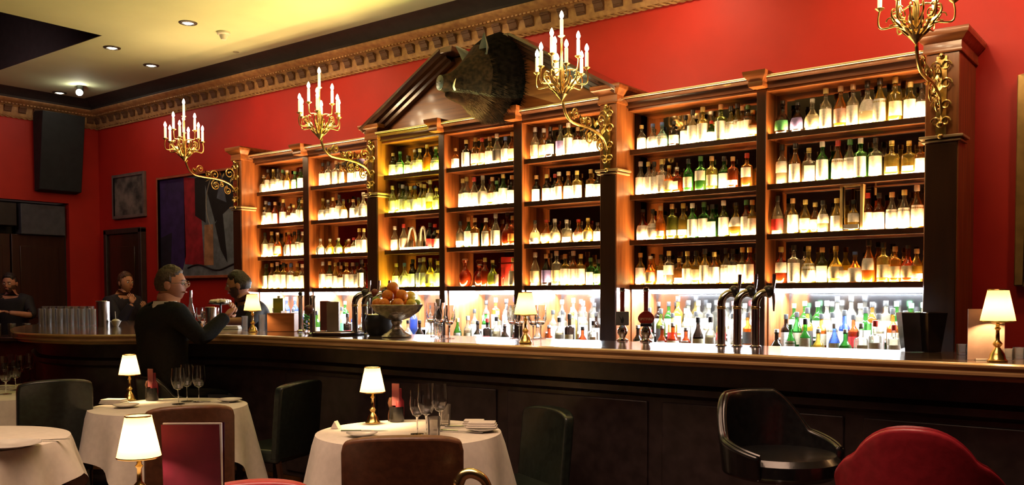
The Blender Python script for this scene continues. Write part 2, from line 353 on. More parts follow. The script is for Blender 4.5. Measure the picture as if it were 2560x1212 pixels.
obj('back_panel',MB().box(P1[0]+.02,P4[1]-.02,6.752,6.77,0,S[3]).box(P1[0]+.02,P4[1]-.02,6.54,6.56,S[3]+.02,2.84),darkwood,bb,smooth=False)
# pediment: tympanum and two raking cornices with a gap at the top
tx0,tx1,cx=P2[1]-.1,P3[0]+.1,(P2[1]+P3[0])/2
tm=[(tx0+.02,2.93),(tx1-.02,2.93),(cx+.36,3.5),(cx-.36,3.5)]
mt=Matrix(((1,0,0,0),(0,0,-1,0),(0,1,0,0),(0,0,0,1)))
obj('tympanum',MB().prism([(x,z) for x,z in tm],-6.34,-6.22,mtx=mt),woodx,bb,smooth=False)
for sg in (-1,1):
    A=Vector((cx+sg*(cx-tx0+.06),0,2.95)); B=Vector((cx+sg*.38,0,3.53)); dr=(B-A).normalized(); nn=Vector((-dr.z,0,dr.x)) if sg<0 else Vector((dr.z,0,-dr.x))
    prof=[(6.22,-.09),(6.16,-.09),(6.155,-.065),(6.12,-.055),(6.115,-.03),(6.08,-.02),(6.07,.0),(6.05,.01),(6.05,.03),(6.58,.03),(6.58,-.09)]
    vs=[];n=len(prof)
    for Pq in (A,B):
        for y,e in prof: q=Pq+nn*e; vs.append((q.x,y,q.z))
    obj('raking_cornice',MB().add(vs,[tuple(range(n)),tuple(range(2*n-1,n-1,-1))]+[(k,k+n,(k+1)%n+n,(k+1)%n) for k in range(n)]),darkrail,bb)
    x0=B.x; obj('cornice_return',MB().box(min(x0,x0-sg*.14),max(x0,x0-sg*.14),6.05,6.58,3.505,3.56),darkrail,bb,bevel=.008)
# ------------------------------------------------------------------ bottles
def prof_scale(p): return p
BS={
 0:[(0,0),(.034,0),(.037,.006),(.037,.165),(.034,.185),(.022,.205),(.0135,.222),(.0125,.275),(.014,.277),(.014,.284)],
 1:[(0,0),(.035,0),(.038,.006),(.038,.15),(.033,.175),(.024,.20),(.015,.228),(.0125,.25),(.0125,.275),(.0145,.278),(.0145,.284)],
 2:[(0,0),(.036,0),(.039,.006),(.039,.19),(.036,.202),(.018,.213),(.0135,.222),(.0135,.272),(.0155,.276),(.0155,.284)],
 3:[(0,0),(.040,0),(.047,.01),(.050,.07),(.049,.12),(.040,.155),(.022,.19),(.0145,.21),(.014,.268),(.017,.272),(.017,.284)],
 4:[(0,0),(.030,0),(.044,.03),(.052,.075),(.050,.12),(.034,.16),(.017,.185),(.014,.215),(.02,.24),(.032,.262),(.03,.264),(.02,.244)],
}
CAPP=[(0,.03),(.0155,.03),(.0165,.026),(.0165,-.012),(.0145,-.014)]
def bmesh_body(k):
    if k==5:
        b=MB(); pr=[(.044,0),(.046,.005),(.046,.175),(.04,.195),(.018,.205),(.0145,.212),(.0145,.272),(.017,.276),(.017,.284)]
        N=20; vs=[];fs=[]
        for r,z in pr:
            for j in range(N):
                a=2*PI*j/N; c,s_=math.cos(a),math.sin(a); sq=(abs(c)**4+abs(s_)**4)**-.25 if z<.2 else 1
                vs.append((r*c*sq*(.95 if z<.2 else 1),r*s_*sq*(.62 if z<.2 else 1),z))
        for i in range(len(pr)-1):
            for j in range(N): fs.append((i*N+j,i*N+(j+1)%N,(i+1)*N+(j+1)%N,(i+1)*N+j))
        fs.append(tuple(range(N-1,-1,-1))); return b.add(vs,fs)
    return MB().lathe(BS[k],18)
GL={'c':('clear',(.93,.93,.9),(.93,.86,.66)),'a':('amber',(.9,.62,.28),(.9,.45,.1)),'y':('golden',(.95,.85,.45),(.95,.75,.2)),'g':('green',(.25,.62,.25),(.15,.5,.12)),
    'd':('dark',(.16,.12,.1),(.08,.05,.04)),'b':('blue',(.35,.5,.85),(.25,.4,.9)),'r':('reddish brown',(.7,.3,.15),(.75,.16,.04)),'t':('teal',(.55,.85,.85),(.6,.9,.9)),'o':('olive',(.5,.6,.25),(.45,.5,.1))}
LB={'w':('white',(.9,.88,.84),(.02,.54)),'W':('tall white',(.86,.84,.8),(.04,.6)),'m':('cream',(.82,.72,.5),(.12,.5)),'k':('black',(.05,.045,.04),(.1,.5)),'v':('violet',(.3,.25,.7),(.1,.55)),
    'o':('orange',(.8,.35,.08),(.15,.45)),'p':('pink',(.8,.5,.42),(.1,.5)),'h':('high white',(.86,.84,.8),(.3,.64)),'s':('small white',(.86,.84,.8),(.1,.3)),'n':('no',None,None),'R':('red',(.6,.03,.03),(.1,.45)),'G':('green',(.1,.4,.15),(.1,.45))}
CP={'k':('black',(.03,.03,.03)),'w':('white',(.85,.83,.78)),'y':('gold',(.75,.6,.2)),'r':('red',(.6,.06,.05)),'g':('green',(.1,.3,.12)),'b':('blue',(.1,.2,.6)),'t':('tan',(.65,.4,.18)),'s':('silver',(.6,.6,.62))}
BODY={};LIQ={};LAB={};CAPM={}
for k in range(6):
    for g,(n_,tint,lq) in GL.items(): BODY[k,g]=None
def getbody(k,g):
    if not BODY.get((k,g)): BODY[k,g]=bmesh_body(k).mesh('glass_body',glassmat('bottle_glass_'+GL[g][0].replace(' ','_'),GL[g][1],diff=.10,dcol=GL[g][2]))
    return BODY[k,g]
def getliq(k,g):
    if (k,g) not in LIQ:
        pr=[(max(0,r-.004),z+.004) for r,z in (BS[k] if k<5 else BS[2]) if z<.17]; pr.append((0,pr[-1][1]))
        LIQ[k,g]=MB().lathe(pr,14).mesh('liquid',glassmat('spirit_'+GL[g][0].replace(' ','_'),GL[g][2],diff=.45,dcol=GL[g][2]))
    return LIQ[k,g]
def getlab(k,l):
    if (k,l) not in LAB:
        z0,z1=LB[l][2]; z0*=.284; z1*=.284
        m_=mat('bottle_label_'+LB[l][0].replace(' ','_'),LB[l][1],.6,noise_amt=.1,scale=60)
        if k==5: b=MB().box(-.034,.034,-.0335,-.032,z0+.012,z1)
        else:
            pr=[p for p in (BS[k]) if p[1]<.2]
            def rad(z):
                for (r0,a0),(r1,a1) in zip(BS[k][1:],BS[k][2:]):
                    if a0<=z<=a1: return r0+(r1-r0)*(z-a0)/max(1e-6,a1-a0)
                return .03
            b=MB(); zs=[z0+.01+(z1-z0-.01)*t/4 for t in range(5)]
            b.lathe([(rad(z)+.0012,z) for z in zs],12,arc=(-PI*.5-1.25,-PI*.5+1.25))
        LAB[k,l]=b.mesh('paper_label',m_)
    return LAB[k,l]
def getcap(k,c):
    kk=4 if k==4 else 0
    if (kk,c) not in CAPM:
        m_=mat('bottle_cap_'+CP[c][0],CP[c][1],.35)
        b=MB().lathe(CAPP,12) if kk==0 else MB().lathe([(0,.02),(.02,.02),(.026,.008),(.018,-.004),(.012,-.02)],14)
        CAPM[kk,c]=b.mesh('cap',m_)
    return CAPM[kk,c]
ORD='first second third fourth fifth sixth seventh eighth ninth tenth eleventh twelfth thirteenth fourteenth fifteenth sixteenth seventeenth eighteenth nineteenth twentieth'.split()
SHN=['top','second','third','fourth']; BAYN=['leftmost bay','second bay','yellow-lit bay','centre bay','fifth bay','sixth bay','rightmost bay']
nb=0
def bottle(x,Y,zb,ztop,code,where,group,xs=1.0,turn=0):
    global nb
    g,l,c,k=code[0],code[1],code[2],int(code[3]); H=max(.12,ztop-zb); full=.314 if k!=4 else .284
    sz=H/full; sx=max(.8,min(1.35,xs*(.62+.46*sz)))
    gn,ln,cn=GL[g][0],LB[l][0],CP[c][0]
    t=thing('bottle',f"{gn} bottle, {ln} label, {cn} {'stopper' if k==4 else 'cap'}, {where}",'bottle',(x,Y,zb),turn,group,(sx,sx,sz))
    link('glass_body',getbody(k,g),t); link('liquid',getliq(k,g),t)
    if l!='n': link('paper_label',getlab(k,l),t)
    link('cap',getcap(k,c),t,(0,0,.284 if k!=4 else .262))
    nb+=1
ROWS={
(6,0):"1957,252,dGk3 1994,256,dvk3 2031,247,cmw3 2066,221,cwy0 2103,216,apt1 2134,211,cwt0 2169,203,chk3 2201,197,yWk1 2238,192,ymy2 2276,205,yWy0 2304,208,cwk0",
(6,1):"1954,361,chk0 1990,359,awk1 2023,370,cwy5 2057,354,gWw0 2095,351,aWr1 2125,348,cWg1 2153,346,gWw2 2189,345,cWk2 2230,352,ysy5 2273,352,ysy5 2302,354,awt2",
(6,2):"1944,490,cRk1 1982,496,yWt0 2013,499,ymy1 2037,506,amy1 2058,501,chk1 2093,496,ywy1 2135,500,yhk0 2169,482,rwr0 2197,482,rwk0 2230,480,cWt1 2261,474,cWy1 2292,462,aWw1",
(6,3):"1953,617,rhy0 1986,613,cWk2 2021,615,yWy3 2055,618,owt0 2090,615,ymy3 2139,629,awb3 2173,600,ahk1 2210,606,ymk2 2239,616,amt2 2271,613,rmk3 2293,622,yst1",
(5,0):"1604,313,cwy0 1631,309,cwb3 1656,306,tWb3 1685,303,dmk2 1712,288,cwk0 1733,275,cWk0 1758,268,yWy2 1778,302,gwr0 1804,262,oWt2 1828,266,yWk1 1842,258,yWk1 1856,266,aWt0 1869,262,cWg2 1881,275,amy3",
(5,1):"1599,404,cWw0 1622,405,cWy0 1637,405,cWk0 1656,399,cWy2 1674,414,amy3 1693,418,rmw5 1723,398,gmk0 1753,391,ghg2 1781,391,ymo2 1810,391,gwk0 1833,392,rst2 1868,383,ahr2",
(5,2):"1606,523,rwk3 1632,523,cWk3 1653,515,ast1 1681,510,ost2 1707,508,ysy0 1733,508,gWw0 1760,505,gWg2 1781,511,gwk0 1809,501,oWw0 1839,506,yhk3 1867,500,rWg0 1882,500,ywt0",
(5,3):"1601,632,yWy0 1627,640,amw3 1652,636,ywk5 1671,627,chy2 1697,645,asy5 1720,628,ywy0 1741,627,ymk0 1764,622,yWk0 1787,630,aWy0 1814,620,yWk1 1831,622,cWk2 1855,618,yWy0 1875,618,rWy0",
(4,0):"1339,319,cms0 1359,321,apw2 1374,317,dmk0 1401,312,cvk1 1423,308,yWw2 1443,318,rWt2 1461,320,cWk2 1480,324,yWk2 1495,324,aws0",
(4,1):"1339,438,dwt0 1367,436,dwy0 1387,435,dwr0 1399,430,aws0 1419,428,awt1 1444,427,ywy2 1475,423,awy2 1496,426,dwk0",
(4,2):"1339,551,csk3 1364,549,amr3 1387,547,cms3 1417,549,css5 1445,548,apr3 1471,545,ymy3 1495,556,cWk0",
(4,3):"1339,631,cmw1 1367,635,dvo1 1392,627,cmw2 1413,635,yWt2 1434,627,aws0 1452,635,yWy2 1477,644,gwg2 1496,648,gmk0",
(3,0):"1141,371,awt0 1167,350,dWy2 1188,344,apy2 1206,345,apr1 1224,342,ywt2 1244,335,ckw1 1265,342,cWb0 1280,330,amy0",
(3,1):"1157,447,cwy0 1165,442,cwy0 1185,443,cwr1 1207,439,cws3 1231,443,amt1 1242,452,gWg0 1257,435,gWy0 1278,438,dwt2",
(3,2):"1150,553,csk0 1170,543,gWt0 1189,545,awp2 1217,545,aWw1 1241,534,cws1 1268,531,rnk3 1283,540,rot2",
(3,3):"1162,646,rns4 1199,660,rns4 1214,644,rny0 1232,650,ony3",
(2,0):"966,395,cWw0 984,383,dwy2 1000,379,gWg3 1021,389,cwk2 1036,374,yWw3 1049,372,yWw1 1070,362,any0 1089,367,gWw3",
(2,1):"979,465,cmy1 999,459,ymk1 1009,462,ows0 1018,466,cmk1 1028,466,ywy0 1038,465,ywb3 1052,459,ywy1 1063,461,ywy0 1075,450,yhw1 1093,470,cmy0",
(2,2):"986,565,cpw1 1011,560,cpr1 1075,557,dRk1 1089,560,dRr0 1096,575,aWy0",
(2,3):"991,658,ywy1 1011,657,cwb3 1033,648,dwk0 1050,645,cvw1 1061,643,yww1 1078,645,ymy3 1095,652,cWy0",
(1,0):"806,407,aWk2 821,404,cWk2 841,402,cWt2 859,406,aWk2 877,404,cwk2 897,402,rwk2 911,402,rwt2",
(1,1):"806,496,ywy3 820,500,cWw3 833,494,aWy0 847,487,cWk0 859,498,ywk3 882,498,cWt0 897,494,yWk3 910,481,cWw3",
(1,2):"803,597,cws3 826,597,yms3 848,595,oms3 871,597,ams3 886,594,cmr0 899,571,aWy0 911,571,cWy0",
(1,3):"808,654,aWs0 822,653,oWy1 840,656,ywy1 853,664,awt0 869,656,aWy2 882,656,rWw0 894,656,aWk1 906,649,dWk2",
(0,0):"637,446,yww4 652,439,cwt3 671,424,aWk0 683,423,yWy3 695,422,cWk1 706,424,ywg1 718,426,yws3 735,428,gWg1 751,422,gWk0",
(0,1):"642,520,cWt0 655,503,cWw1 672,505,aWb0 689,505,rwt1 708,498,rwy1 722,516,aws3 734,512,cWy0 748,496,oWk0 756,500,yWy0",
(0,2):"645,584,cWk0 656,582,cWk0 679,579,yWy1 693,581,amw3 722,580,rwy3 735,579,ywk0 747,575,oWk1 756,579,yWw0",
(0,3):"652,660,yWg1 666,661,oWk0 679,658,aWy0 692,655,yWw2 709,656,yWk2 727,658,cWb2 742,658,ywy2 755,660,cWw0",
}
for (bi,k),row in ROWS.items():
    a,b,Y=BAYS[bi]; Yb=Y+.095; zb=S[k]+ST+.0005; q=0
    for it in row.split():
        x,y,c=it.split(','); c=c.replace('o','t',3) if c[2]=='o' else c
        c=c[:2]+(c[2] if c[2] in CP else 't')+c[3]
        p=atY(float(x),float(y),Yb); X=min(max(p.x,a+.052),b-.05)
        bottle(X,Yb+random.uniform(-.012,.012),zb,min(p.z,zb+.335),c,f"{ORD[q]} along {SHN[k]} shelf, {BAYN[bi]}",'bottles on the '+SHN[k]+' shelf of the '+BAYN[bi],xs=1.08,turn=random.uniform(-.25,.6)); q+=1
# counter tiers
TIER={0:(6.24,CT+.001),1:(6.43,.9855),2:(6.58,1.0605)}
TN=['front','middle','back']
SP={6:{0:"dms3 gWg1 gWk0 yms3 bws1 gGs3 cms5 cwr2 cwr2 cwk2",1:"dwk0 gmk1 ykk0 amk0 cwk0 bwk0 rRk0 gwk2 cwk0 amk0 ywk0 gwg0",2:"gWg0 gWg0 gww0 cww0 cWk0 cWk0 cww2 amk0 cwk2 gwg2 gwg2 cww0"},
    5:{0:"dms3 cwk0 rws3 rms3 rWs3 dmk1 cwk0 cws3 cmk3",1:"dRk2 okk0 yRk2 cww0 cWk0 cwk0 yRw0 cWk2 akk0",2:"dwk0 gwk0 ywk0 cwk0 cww2 cWw2 cwk0 cwr0 cww0 cwk0"},
    4:{0:"cws3 rws3 cwk0 dmk2 rmk3 cwk2",1:"cwk0 cwk2 yws2 pws0 dwk0 cww0",2:"cww0 cww0 cww2 cwk2 cww0 cww0"},
    3:{0:"gwy1 cms0 dwk3 dRr2 cmk0 dns3",1:"cwk0 gwr0 cws2 cwk0 cww0",2:"cwk0 ywb2 cwk0 cww0 cww0"},
    2:{0:"dRk3 cwk3 dRk3 cns3",1:"bnb0 cwk0 dwk0"},
    1:{0:"gmk2 gwk0 dRk2 cmk0",1:"gwg0 cGk0 bwk0 cRk0 cww0",2:"gwg0 cww0 cwk0"},
    0:{0:"rRk0 cwk0 bmk0 rmk0 ywk0",1:"bvk0 cwb0 rRk0 cwk0 bwk0 rwk0",2:"bwb0 bwb0 cwk0 rwr0"}}
for bi,T in SP.items():
    a,b,Y=BAYS[bi]
    for ti,row in T.items():
        yy,zb=TIER[ti]; cs=row.split(); n=len(cs)
        if bi in (2,3,4): yy+=0 if ti else -.02
        for q,c in enumerate(cs):
            c=(c[0] if c[0] in GL else 'c')+(c[1] if c[1] in LB else 'o')+(c[2] if c[2] in CP else 'k')+c[3]
            X=a+.07+(b-a-.14)*(q+.5)/n+random.uniform(-.012,.012)
            h=random.uniform(.25,.31) if c[3]!='3' else random.uniform(.2,.25)
            bottle(X,yy+random.uniform(-.01,.01),zb,zb+h,c,f"{ORD[q]} along {TN[ti]} counter row, {BAYN[bi]}",'bottles in the '+TN[ti]+' counter row of the '+BAYN[bi],turn=random.uniform(-.3,.6))
# boxed bottle, tumbler, glasses and gift box, letter stand on the shelves
def wineglass(loc,h=.2,r=.036,label='',cat='glass',name='wine_glass',group=None,fill=None):
    t=thing(name,label,cat,loc,0,group); s=h/.2
    b=MB().lathe([(0,.078*s),(.006,.079*s),(r*.62,.088*s),(r*.95,.115*s),(r,.14*s),(r*.86,.2*s),(r*.84,.2*s),(r*.97,.14*s),(r*.9,.116*s),(r*.58,.092*s),(0,.084*s)],18)
    obj('bowl',b,gdrink,t); obj('stem',MB().lathe([(.0035,.004),(.0035,.06*s),(.006,.079*s)],8),gdrink,t)
    obj('foot',MB().lathe([(0,.006),(.006,.005),(r*.9,.002),(r*.9,0),(0,0)],18),gdrink,t); return t
cloudy=glassmat('cloudy_glass',(.92,.9,.88),diff=.22,dcol=(.8,.74,.68),gloss=1.0)
def tumbler(loc,h=.1,r=.034,label='',group=None,m=None,name='tumbler'):
    t=thing(name,label,'glass',loc,0,group)
    obj('glass_wall',MB().lathe([(0,0),(r*.86,0),(r,h),(r-.003,h),(r*.82,.012),(0,.012)],16),m or cloudy,t); return t
a,b,Y=BAYS[6]; p=atY(2134,470,Y+.09); zb=S[2]+ST+.0005
t=thing('bottle_presentation_box','open pale wooden presentation box framing one bottle, third shelf, rightmost bay','box',(p.x,Y+.075,zb))
bx=mat('pale_box_wood',(.7,.5,.22),.5,stretch=(8,8,1),scale=4)
obj('frame',MB().box(-.078,-.06,-.03,.03,0,.32).box(.06,.078,-.03,.03,0,.32).box(-.06,.06,-.03,.03,0,.012).box(-.06,.06,-.03,.03,.308,.32),bx,t,bevel=.002)
obj('base_label',MB().box(-.05,.05,-.036,-.03,.02,.05),paper,t)
tumbler((atY(2110,650,Y+.08).x,Y+.075,S[3]+ST+.0005),.09,.03,'small pale shot tumbler between bottles on lowest shelf of rightmost bay',m=mat('frosted_white_glass',(.85,.8,.7),.3))
a,b,Y=BAYS[3]; zb=S[3]+ST+.0005
t=thing('gift_box','upright red gift box behind flute, fourth shelf of the centre bay','box',(atY(1268,680,Y+.1).x,Y+.13,zb)); gb=obj('carton',MB().box(-.07,.07,-.03,.03,0,.26),mat('red_carton',(.6,.03,.02),.45),t,bevel=.003); obj('lid_band',MB().box(-.072,.072,-.032,.032,.2,.206),brass,t)
wineglass((atY(1255,690,Y+.06).x,Y+.075,zb),.17,.02,'slender champagne flute in front of red gift box on shelf',name='champagne_flute')
tumbler((atY(1240,690,Y+.06).x,Y+.065,zb),.11,.022,'tall narrow shot glass beside the flute, fourth shelf of centre bay')
bottle(atY(1281,665,Y+.06).x,Y+.07,zb,zb+.25,'cWy1','beside red gift box on fourth shelf, centre bay','bottles beside the gift box')
a,b,Y=BAYS[2]; zb=S[2]+ST+.0005; x0=atY(1045,600,Y+.09).x
t=thing('bottle_stand','pale wooden double arched bottle stand on third shelf of yellow-lit bay','stand',(x0,Y+.085,zb))
for k in (-1,1): obj('arch',MB().tube(crm([(k*.085-.05,0,0),(k*.075-.03,0,.17),(k*.07,0,.215),(k*.065+.03,0,.17),(k*.06+.055,0,0)],5),.011,6),paper,t)
obj('tray',MB().box(-.16,.16,-.035,.03,0,.03),paper,t)
# ------------------------------------------------------------------ sconces
def spiral(cx_,cz,r,a0,turns,sgn=1,n=26,r1=.25):
    out=[]
    for i in range(n+1):
        t=i/n; a=a0+sgn*turns*2*PI*t; rr=r*(1-(1-r1)*t); out.append((0,-(cx_+rr*math.cos(a)),cz+rr*math.sin(a)))
    return out
def leaf(b,p,dx,dz,L,wd):
    p=Vector(p); d_=Vector((0,-dx,dz)).normalized(); n_=Vector((1,0,0)); 
    v=[p,p+d_*L*.4+n_*wd,p+d_*L,p+d_*L*.4-n_*wd,p+d_*L*.4+Vector((0,0,.004))]
    up_=d_.cross(n_)*.006
    b.add([p,p+d_*L*.45+n_*wd,p+d_*L,p+d_*L*.45-n_*wd,p+d_*L*.45+up_,p+d_*L*.45-up_],[(0,1,4),(1,2,4),(2,3,4),(3,0,4),(1,0,5),(2,1,5),(3,2,5),(0,3,5)])
CUP=.63
def make_sconce():
    t=thing('candelabra_sconce','','wall lamp')
    # main arm: local u = -y (out from the pilaster), z from the lowest knob
    arm=[(.036,0),(.01,.03),(.006,.077),(.06,.159),(.149,.198),(.268,.217),(.417,.222),(.518,.236),(.578,.28),(.61,.342),(.607,.36),(.6,.372)]
    A=MB().tube(crm([(0,-u,z) for u,z in arm],5),[.014]*1+[.011]*54+[.009],8) if False else MB().tube(crm([(0,-u,z) for u,z in arm],5),.0105,8)
    A.ball((0,-.036,0),.022); obj('arm',A,brasd,t)
    sc_=MB()
    for (c,z,r,a0,tn,sg) in ((.085,.29,.066,-1.9,1.6,-1),(.447,.30,.045,-1.2,1.5,1),(.355,.255,.04,-2.6,1.1,-1),(.27,.255,.055,-.4,1.3,1),(.262,.15,.055,1.2,1.6,-1),(.11,.105,.047,1.4,1.6,-1),(.19,.16,.03,1.,1.2,1),(.52,.275,.03,3.4,1.2,-1)):
        P=spiral(c,z,r,a0,tn,sg); sc_.tube(P,[.007*(1-.45*i/len(P)) for i in range(len(P))],6); sc_.ball(P[-1],.011)
    obj('scrollwork',sc_,brasd,t)
    lf=MB()
    for u,z,dx,dz in ((.2,.24,.2,1),(.18,.23,-.4,1),(.33,.21,.8,-.5),(.36,.24,.5,1),(.24,.2,.5,-1),(.45,.24,1,-.3),(.08,.19,-.4,1),(.12,.17,.2,-1),(.5,.25,.6,.8),(.3,.22,0,1)): leaf(lf,(0,-u,z),dx,dz,.07,.02)
    obj('leaves',lf,brasd,t)
    # wall plate ornament on the pilaster face
    pl=MB().box(-.03,.03,-.012,0,-.06,.42)
    for s in (-1,1):
        for k,(zz,r) in enumerate(((.36,.03),(.25,.035),(.12,.03),(.02,.028))):
            P=[(s*(.028+r*math.cos(a)*(1-.04*i)),-.018,zz+r*math.sin(a)*(1-.04*i)) for i,a in enumerate([j*.5 for j in range(14)])]; pl.tube(P,.006,5)
    for zz in (.42,-.07): pl.ball((0,-.02,zz),.018)
    obj('wall_plate',pl,brasd,t)
    c=(0,-CUP,.37)
    # urn stem
    obj('urn',MB().lathe([(.004,-.01),(.012,0),(.03,.02),(.045,.035),(.03,.045),(.014,.06),(.02,.12),(.022,.19),(.012,.24),(.008,.3),(.008,.44)],16,c=c),brasd,t)
    lv=MB()
    for j in range(12):
        a=2*PI*j/12; d_=Vector((math.cos(a),math.sin(a),0))
        P=[Vector(c)+d_*r+Vector((0,0,z)) for r,z in ((.02,.03),(.06,.06),(.09,.10),(.13,.15),(.125,.19),(.10,.185))]; lv.tube(crm(P,3),[.010*(1-.04*i) for i in range(16)],5)
        for k in range(2):
            q=P[1+k]+Vector((0,0,.0)); s_=Vector((-d_.y,d_.x,0)); e=q+d_*.04+Vector((0,0,.03+.01*k)); lv.add([q-s_*.016,q+s_*.016,e,q+Vector((0,0,.03))],[(0,1,2),(1,3,2),(3,0,2)])
    obj('leaf_basket',lv,brasd,t)
    def candle(px,py,zb,h):
        k=obj('candle',MB().lathe([(0,0),(.0125,0),(.0125,h-.005),(.009,h),(0,h)],10,c=(px,py,zb)),cream,t)
        obj('drip_pan',MB().lathe([(.004,-.012),(.012,-.008),(.027,.004),(.025,.006),(.004,-.002)],12,c=(px,py,zb)),brasd,k)
        obj('bulb',MB().lathe([(.005,0),(.013,.014),(.015,.024),(.009,.045),(0,.06)],10,c=(px,py,zb+h)),flame,k)
    zc=c[2]; candle(0,-CUP,zc+.45,.125)
    for j in range(3):
        a=2*PI*j/3+.5; x,y=.12*math.cos(a),-CUP+.12*math.sin(a); candle(x,y,zc+.30,.125)
        obj('branch',MB().tube(crm([(x*.1,-CUP+(y+CUP)*.1,zc+.2),(x*.45,-CUP+(y+CUP)*.45,zc+.215),(x*.9,-CUP+(y+CUP)*.9,zc+.21),(x,y,zc+.26),(x,y,zc+.293)],4),.0055,6),brasd,t)
    for j in range(6):
        a=2*PI*j/6+.25; x,y=.19*math.cos(a),-CUP+.19*math.sin(a); candle(x,y,zc+.205,.115)
        b_=MB().tube(crm([(x*.1,-CUP+(y+CUP)*.1,zc+.06),(x*.5,-CUP+(y+CUP)*.5,zc+.10),(x*.95,-CUP+(y+CUP)*.95,zc+.095),(x*1.04,-CUP+(y+CUP)*1.04,zc+.14),(x,y,zc+.198)],4),.0055,6)
        q=(x*.7,-CUP+(y+CUP)*.7,zc+.13); b_.tube([(q[0]+.022*math.cos(i*.5)*math.cos(a),q[1]+.022*math.cos(i*.5)*math.sin(a),q[2]+.022*math.sin(i*.5)) for i in range(11)],.004,5)
        obj('branch',b_,brasd,t)
    return t
def copy_tree(o,parent=None):
    c=o.copy(); sc.collection.objects.link(c); c.parent=parent
    for ch in list(o.children): copy_tree(ch,c)
    return c
pr=make_sconce()
for i,(pp,lab) in enumerate(((P1,'gilt candelabra sconce on the leftmost pillar, beside the abstract painting'),(P2,'gilt candelabra sconce on the pillar left of the yellow-lit bay'),(P3,'gilt candelabra sconce on the pillar right of the boar head'),(P4,'gilt candelabra sconce on the rightmost pillar, its candles partly cropped'))):
    s=pr if i==0 else copy_tree(pr)
    xm=(pp[0]+pp[1])/2; s.location=(xm,YP-.009,2.42); s['label']=lab; s['group']='candelabra sconces on the pillars'
    lamp('candle_glow','POINT',(xm,YP-CUP,3.12),(11,13,15,15)[i],(1,.62,.32),shadow_soft_size=.12)
# ------------------------------------------------------------------ boar head
bo=thing('mounted_boar_head','shaggy dark brown mounted boar head with tusks jutting from the broken pediment','taxidermy',(cx+.24,6.2,3.19),-.33)
# local: -y is forward, rings (y, z centre, rx, rz)
rings=[(0,0,.30,.33),(-.10,.02,.34,.35),(-.2,.0,.31,.33),(-.29,-.02,.255,.275),(-.36,-.03,.20,.225),(-.42,-.045,.145,.175),(-.48,-.06,.10,.125),(-.54,-.07,.075,.09),(-.6,-.075,.062,.07),(-.635,-.075,.058,.062),(-.645,-.075,.04,.045)]
B=MB(); N=36; vs=[];fs=[]
for y,zc_,rx,rz in rings:
    for j in range(N):
        a=2*PI*j/N; k=1+.05*noise.noise(Vector((math.cos(a)*3,math.sin(a)*3,y*14)))+(.10*max(0,math.sin(a))**6 if y>-.35 else 0)
        vs.append((rx*k*math.cos(a),y,zc_+rz*k*math.sin(a)))
for i in range(len(rings)-1):
    for j in range(N): fs.append((i*N+j,i*N+(j+1)%N,(i+1)*N+(j+1)%N,(i+1)*N+j))
fs.append(tuple((len(rings)-1)*N+j for j in range(N))); fs.append(tuple(range(N-1,-1,-1)))
B.add(vs,fs)
# lower jaw
B.tube(crm([(0,-.3,-.17),(0,-.42,-.165),(0,-.52,-.16),(0,-.575,-.15)],4),[.10,.092,.085,.078,.07,.064,.058,.052,.047,.044,.04,.036,.03],10)
furm=mat('boar_fur',(.042,.024,.013),.9,spec=.05,noise_amt=.35,scale=25,bump=.6,col2=(.014,.01,.008)); furd=mat('black_boar_fur',(.008,.006,.005),.95,spec=.02,noise_amt=.35,scale=25,bump=.6)
B.mi=[1 if min(B.v[i][1] for i in f)>-.30 else 0 for f in B.f]; obj('head',B,[furm,furd],bo)
fr=MB(); rnd=random.Random(3)
for q in range(9000):
    i=rnd.random()*7.2; k=int(i); f_=i-k; a=rnd.random()*2*PI
    A_,C_=rings[k],rings[k+1]; y,zc_,rx,rz=[A_[m]+(C_[m]-A_[m])*f_ for m in range(4)]
    d_=Vector((math.cos(a),0,math.sin(a))); p=Vector((rx*d_.x,y,zc_+rz*d_.z))
    if p.x>.0 and d_.z>.6 and k<4: pass
    L=(.055 if k<4 else .022)*(rnd.uniform(.6,1.3))*(1.5 if d_.z>.8 and k<4 else 1)*(1.3 if d_.z<-.5 and k in (2,3,4) else 1)
    back=Vector((rnd.uniform(-.35,.35),.95,rnd.uniform(-.5,.1))); tip=p+(d_*.55+back*.75).normalized()*L; s_=d_.cross(back).normalized()*.0028
    fr.add([p-s_-d_*.004,p+s_-d_*.004,tip],[(0,1,2)],2 if k<2 or (k==2 and d_.z>-.2) else (0 if d_.z>-.5 or k<3 else 1))
tag(obj('fur',fr,[furm,mat('pale_boar_fur',(.15,.11,.055),.8),furd],bo,smooth=False),kind='stuff')
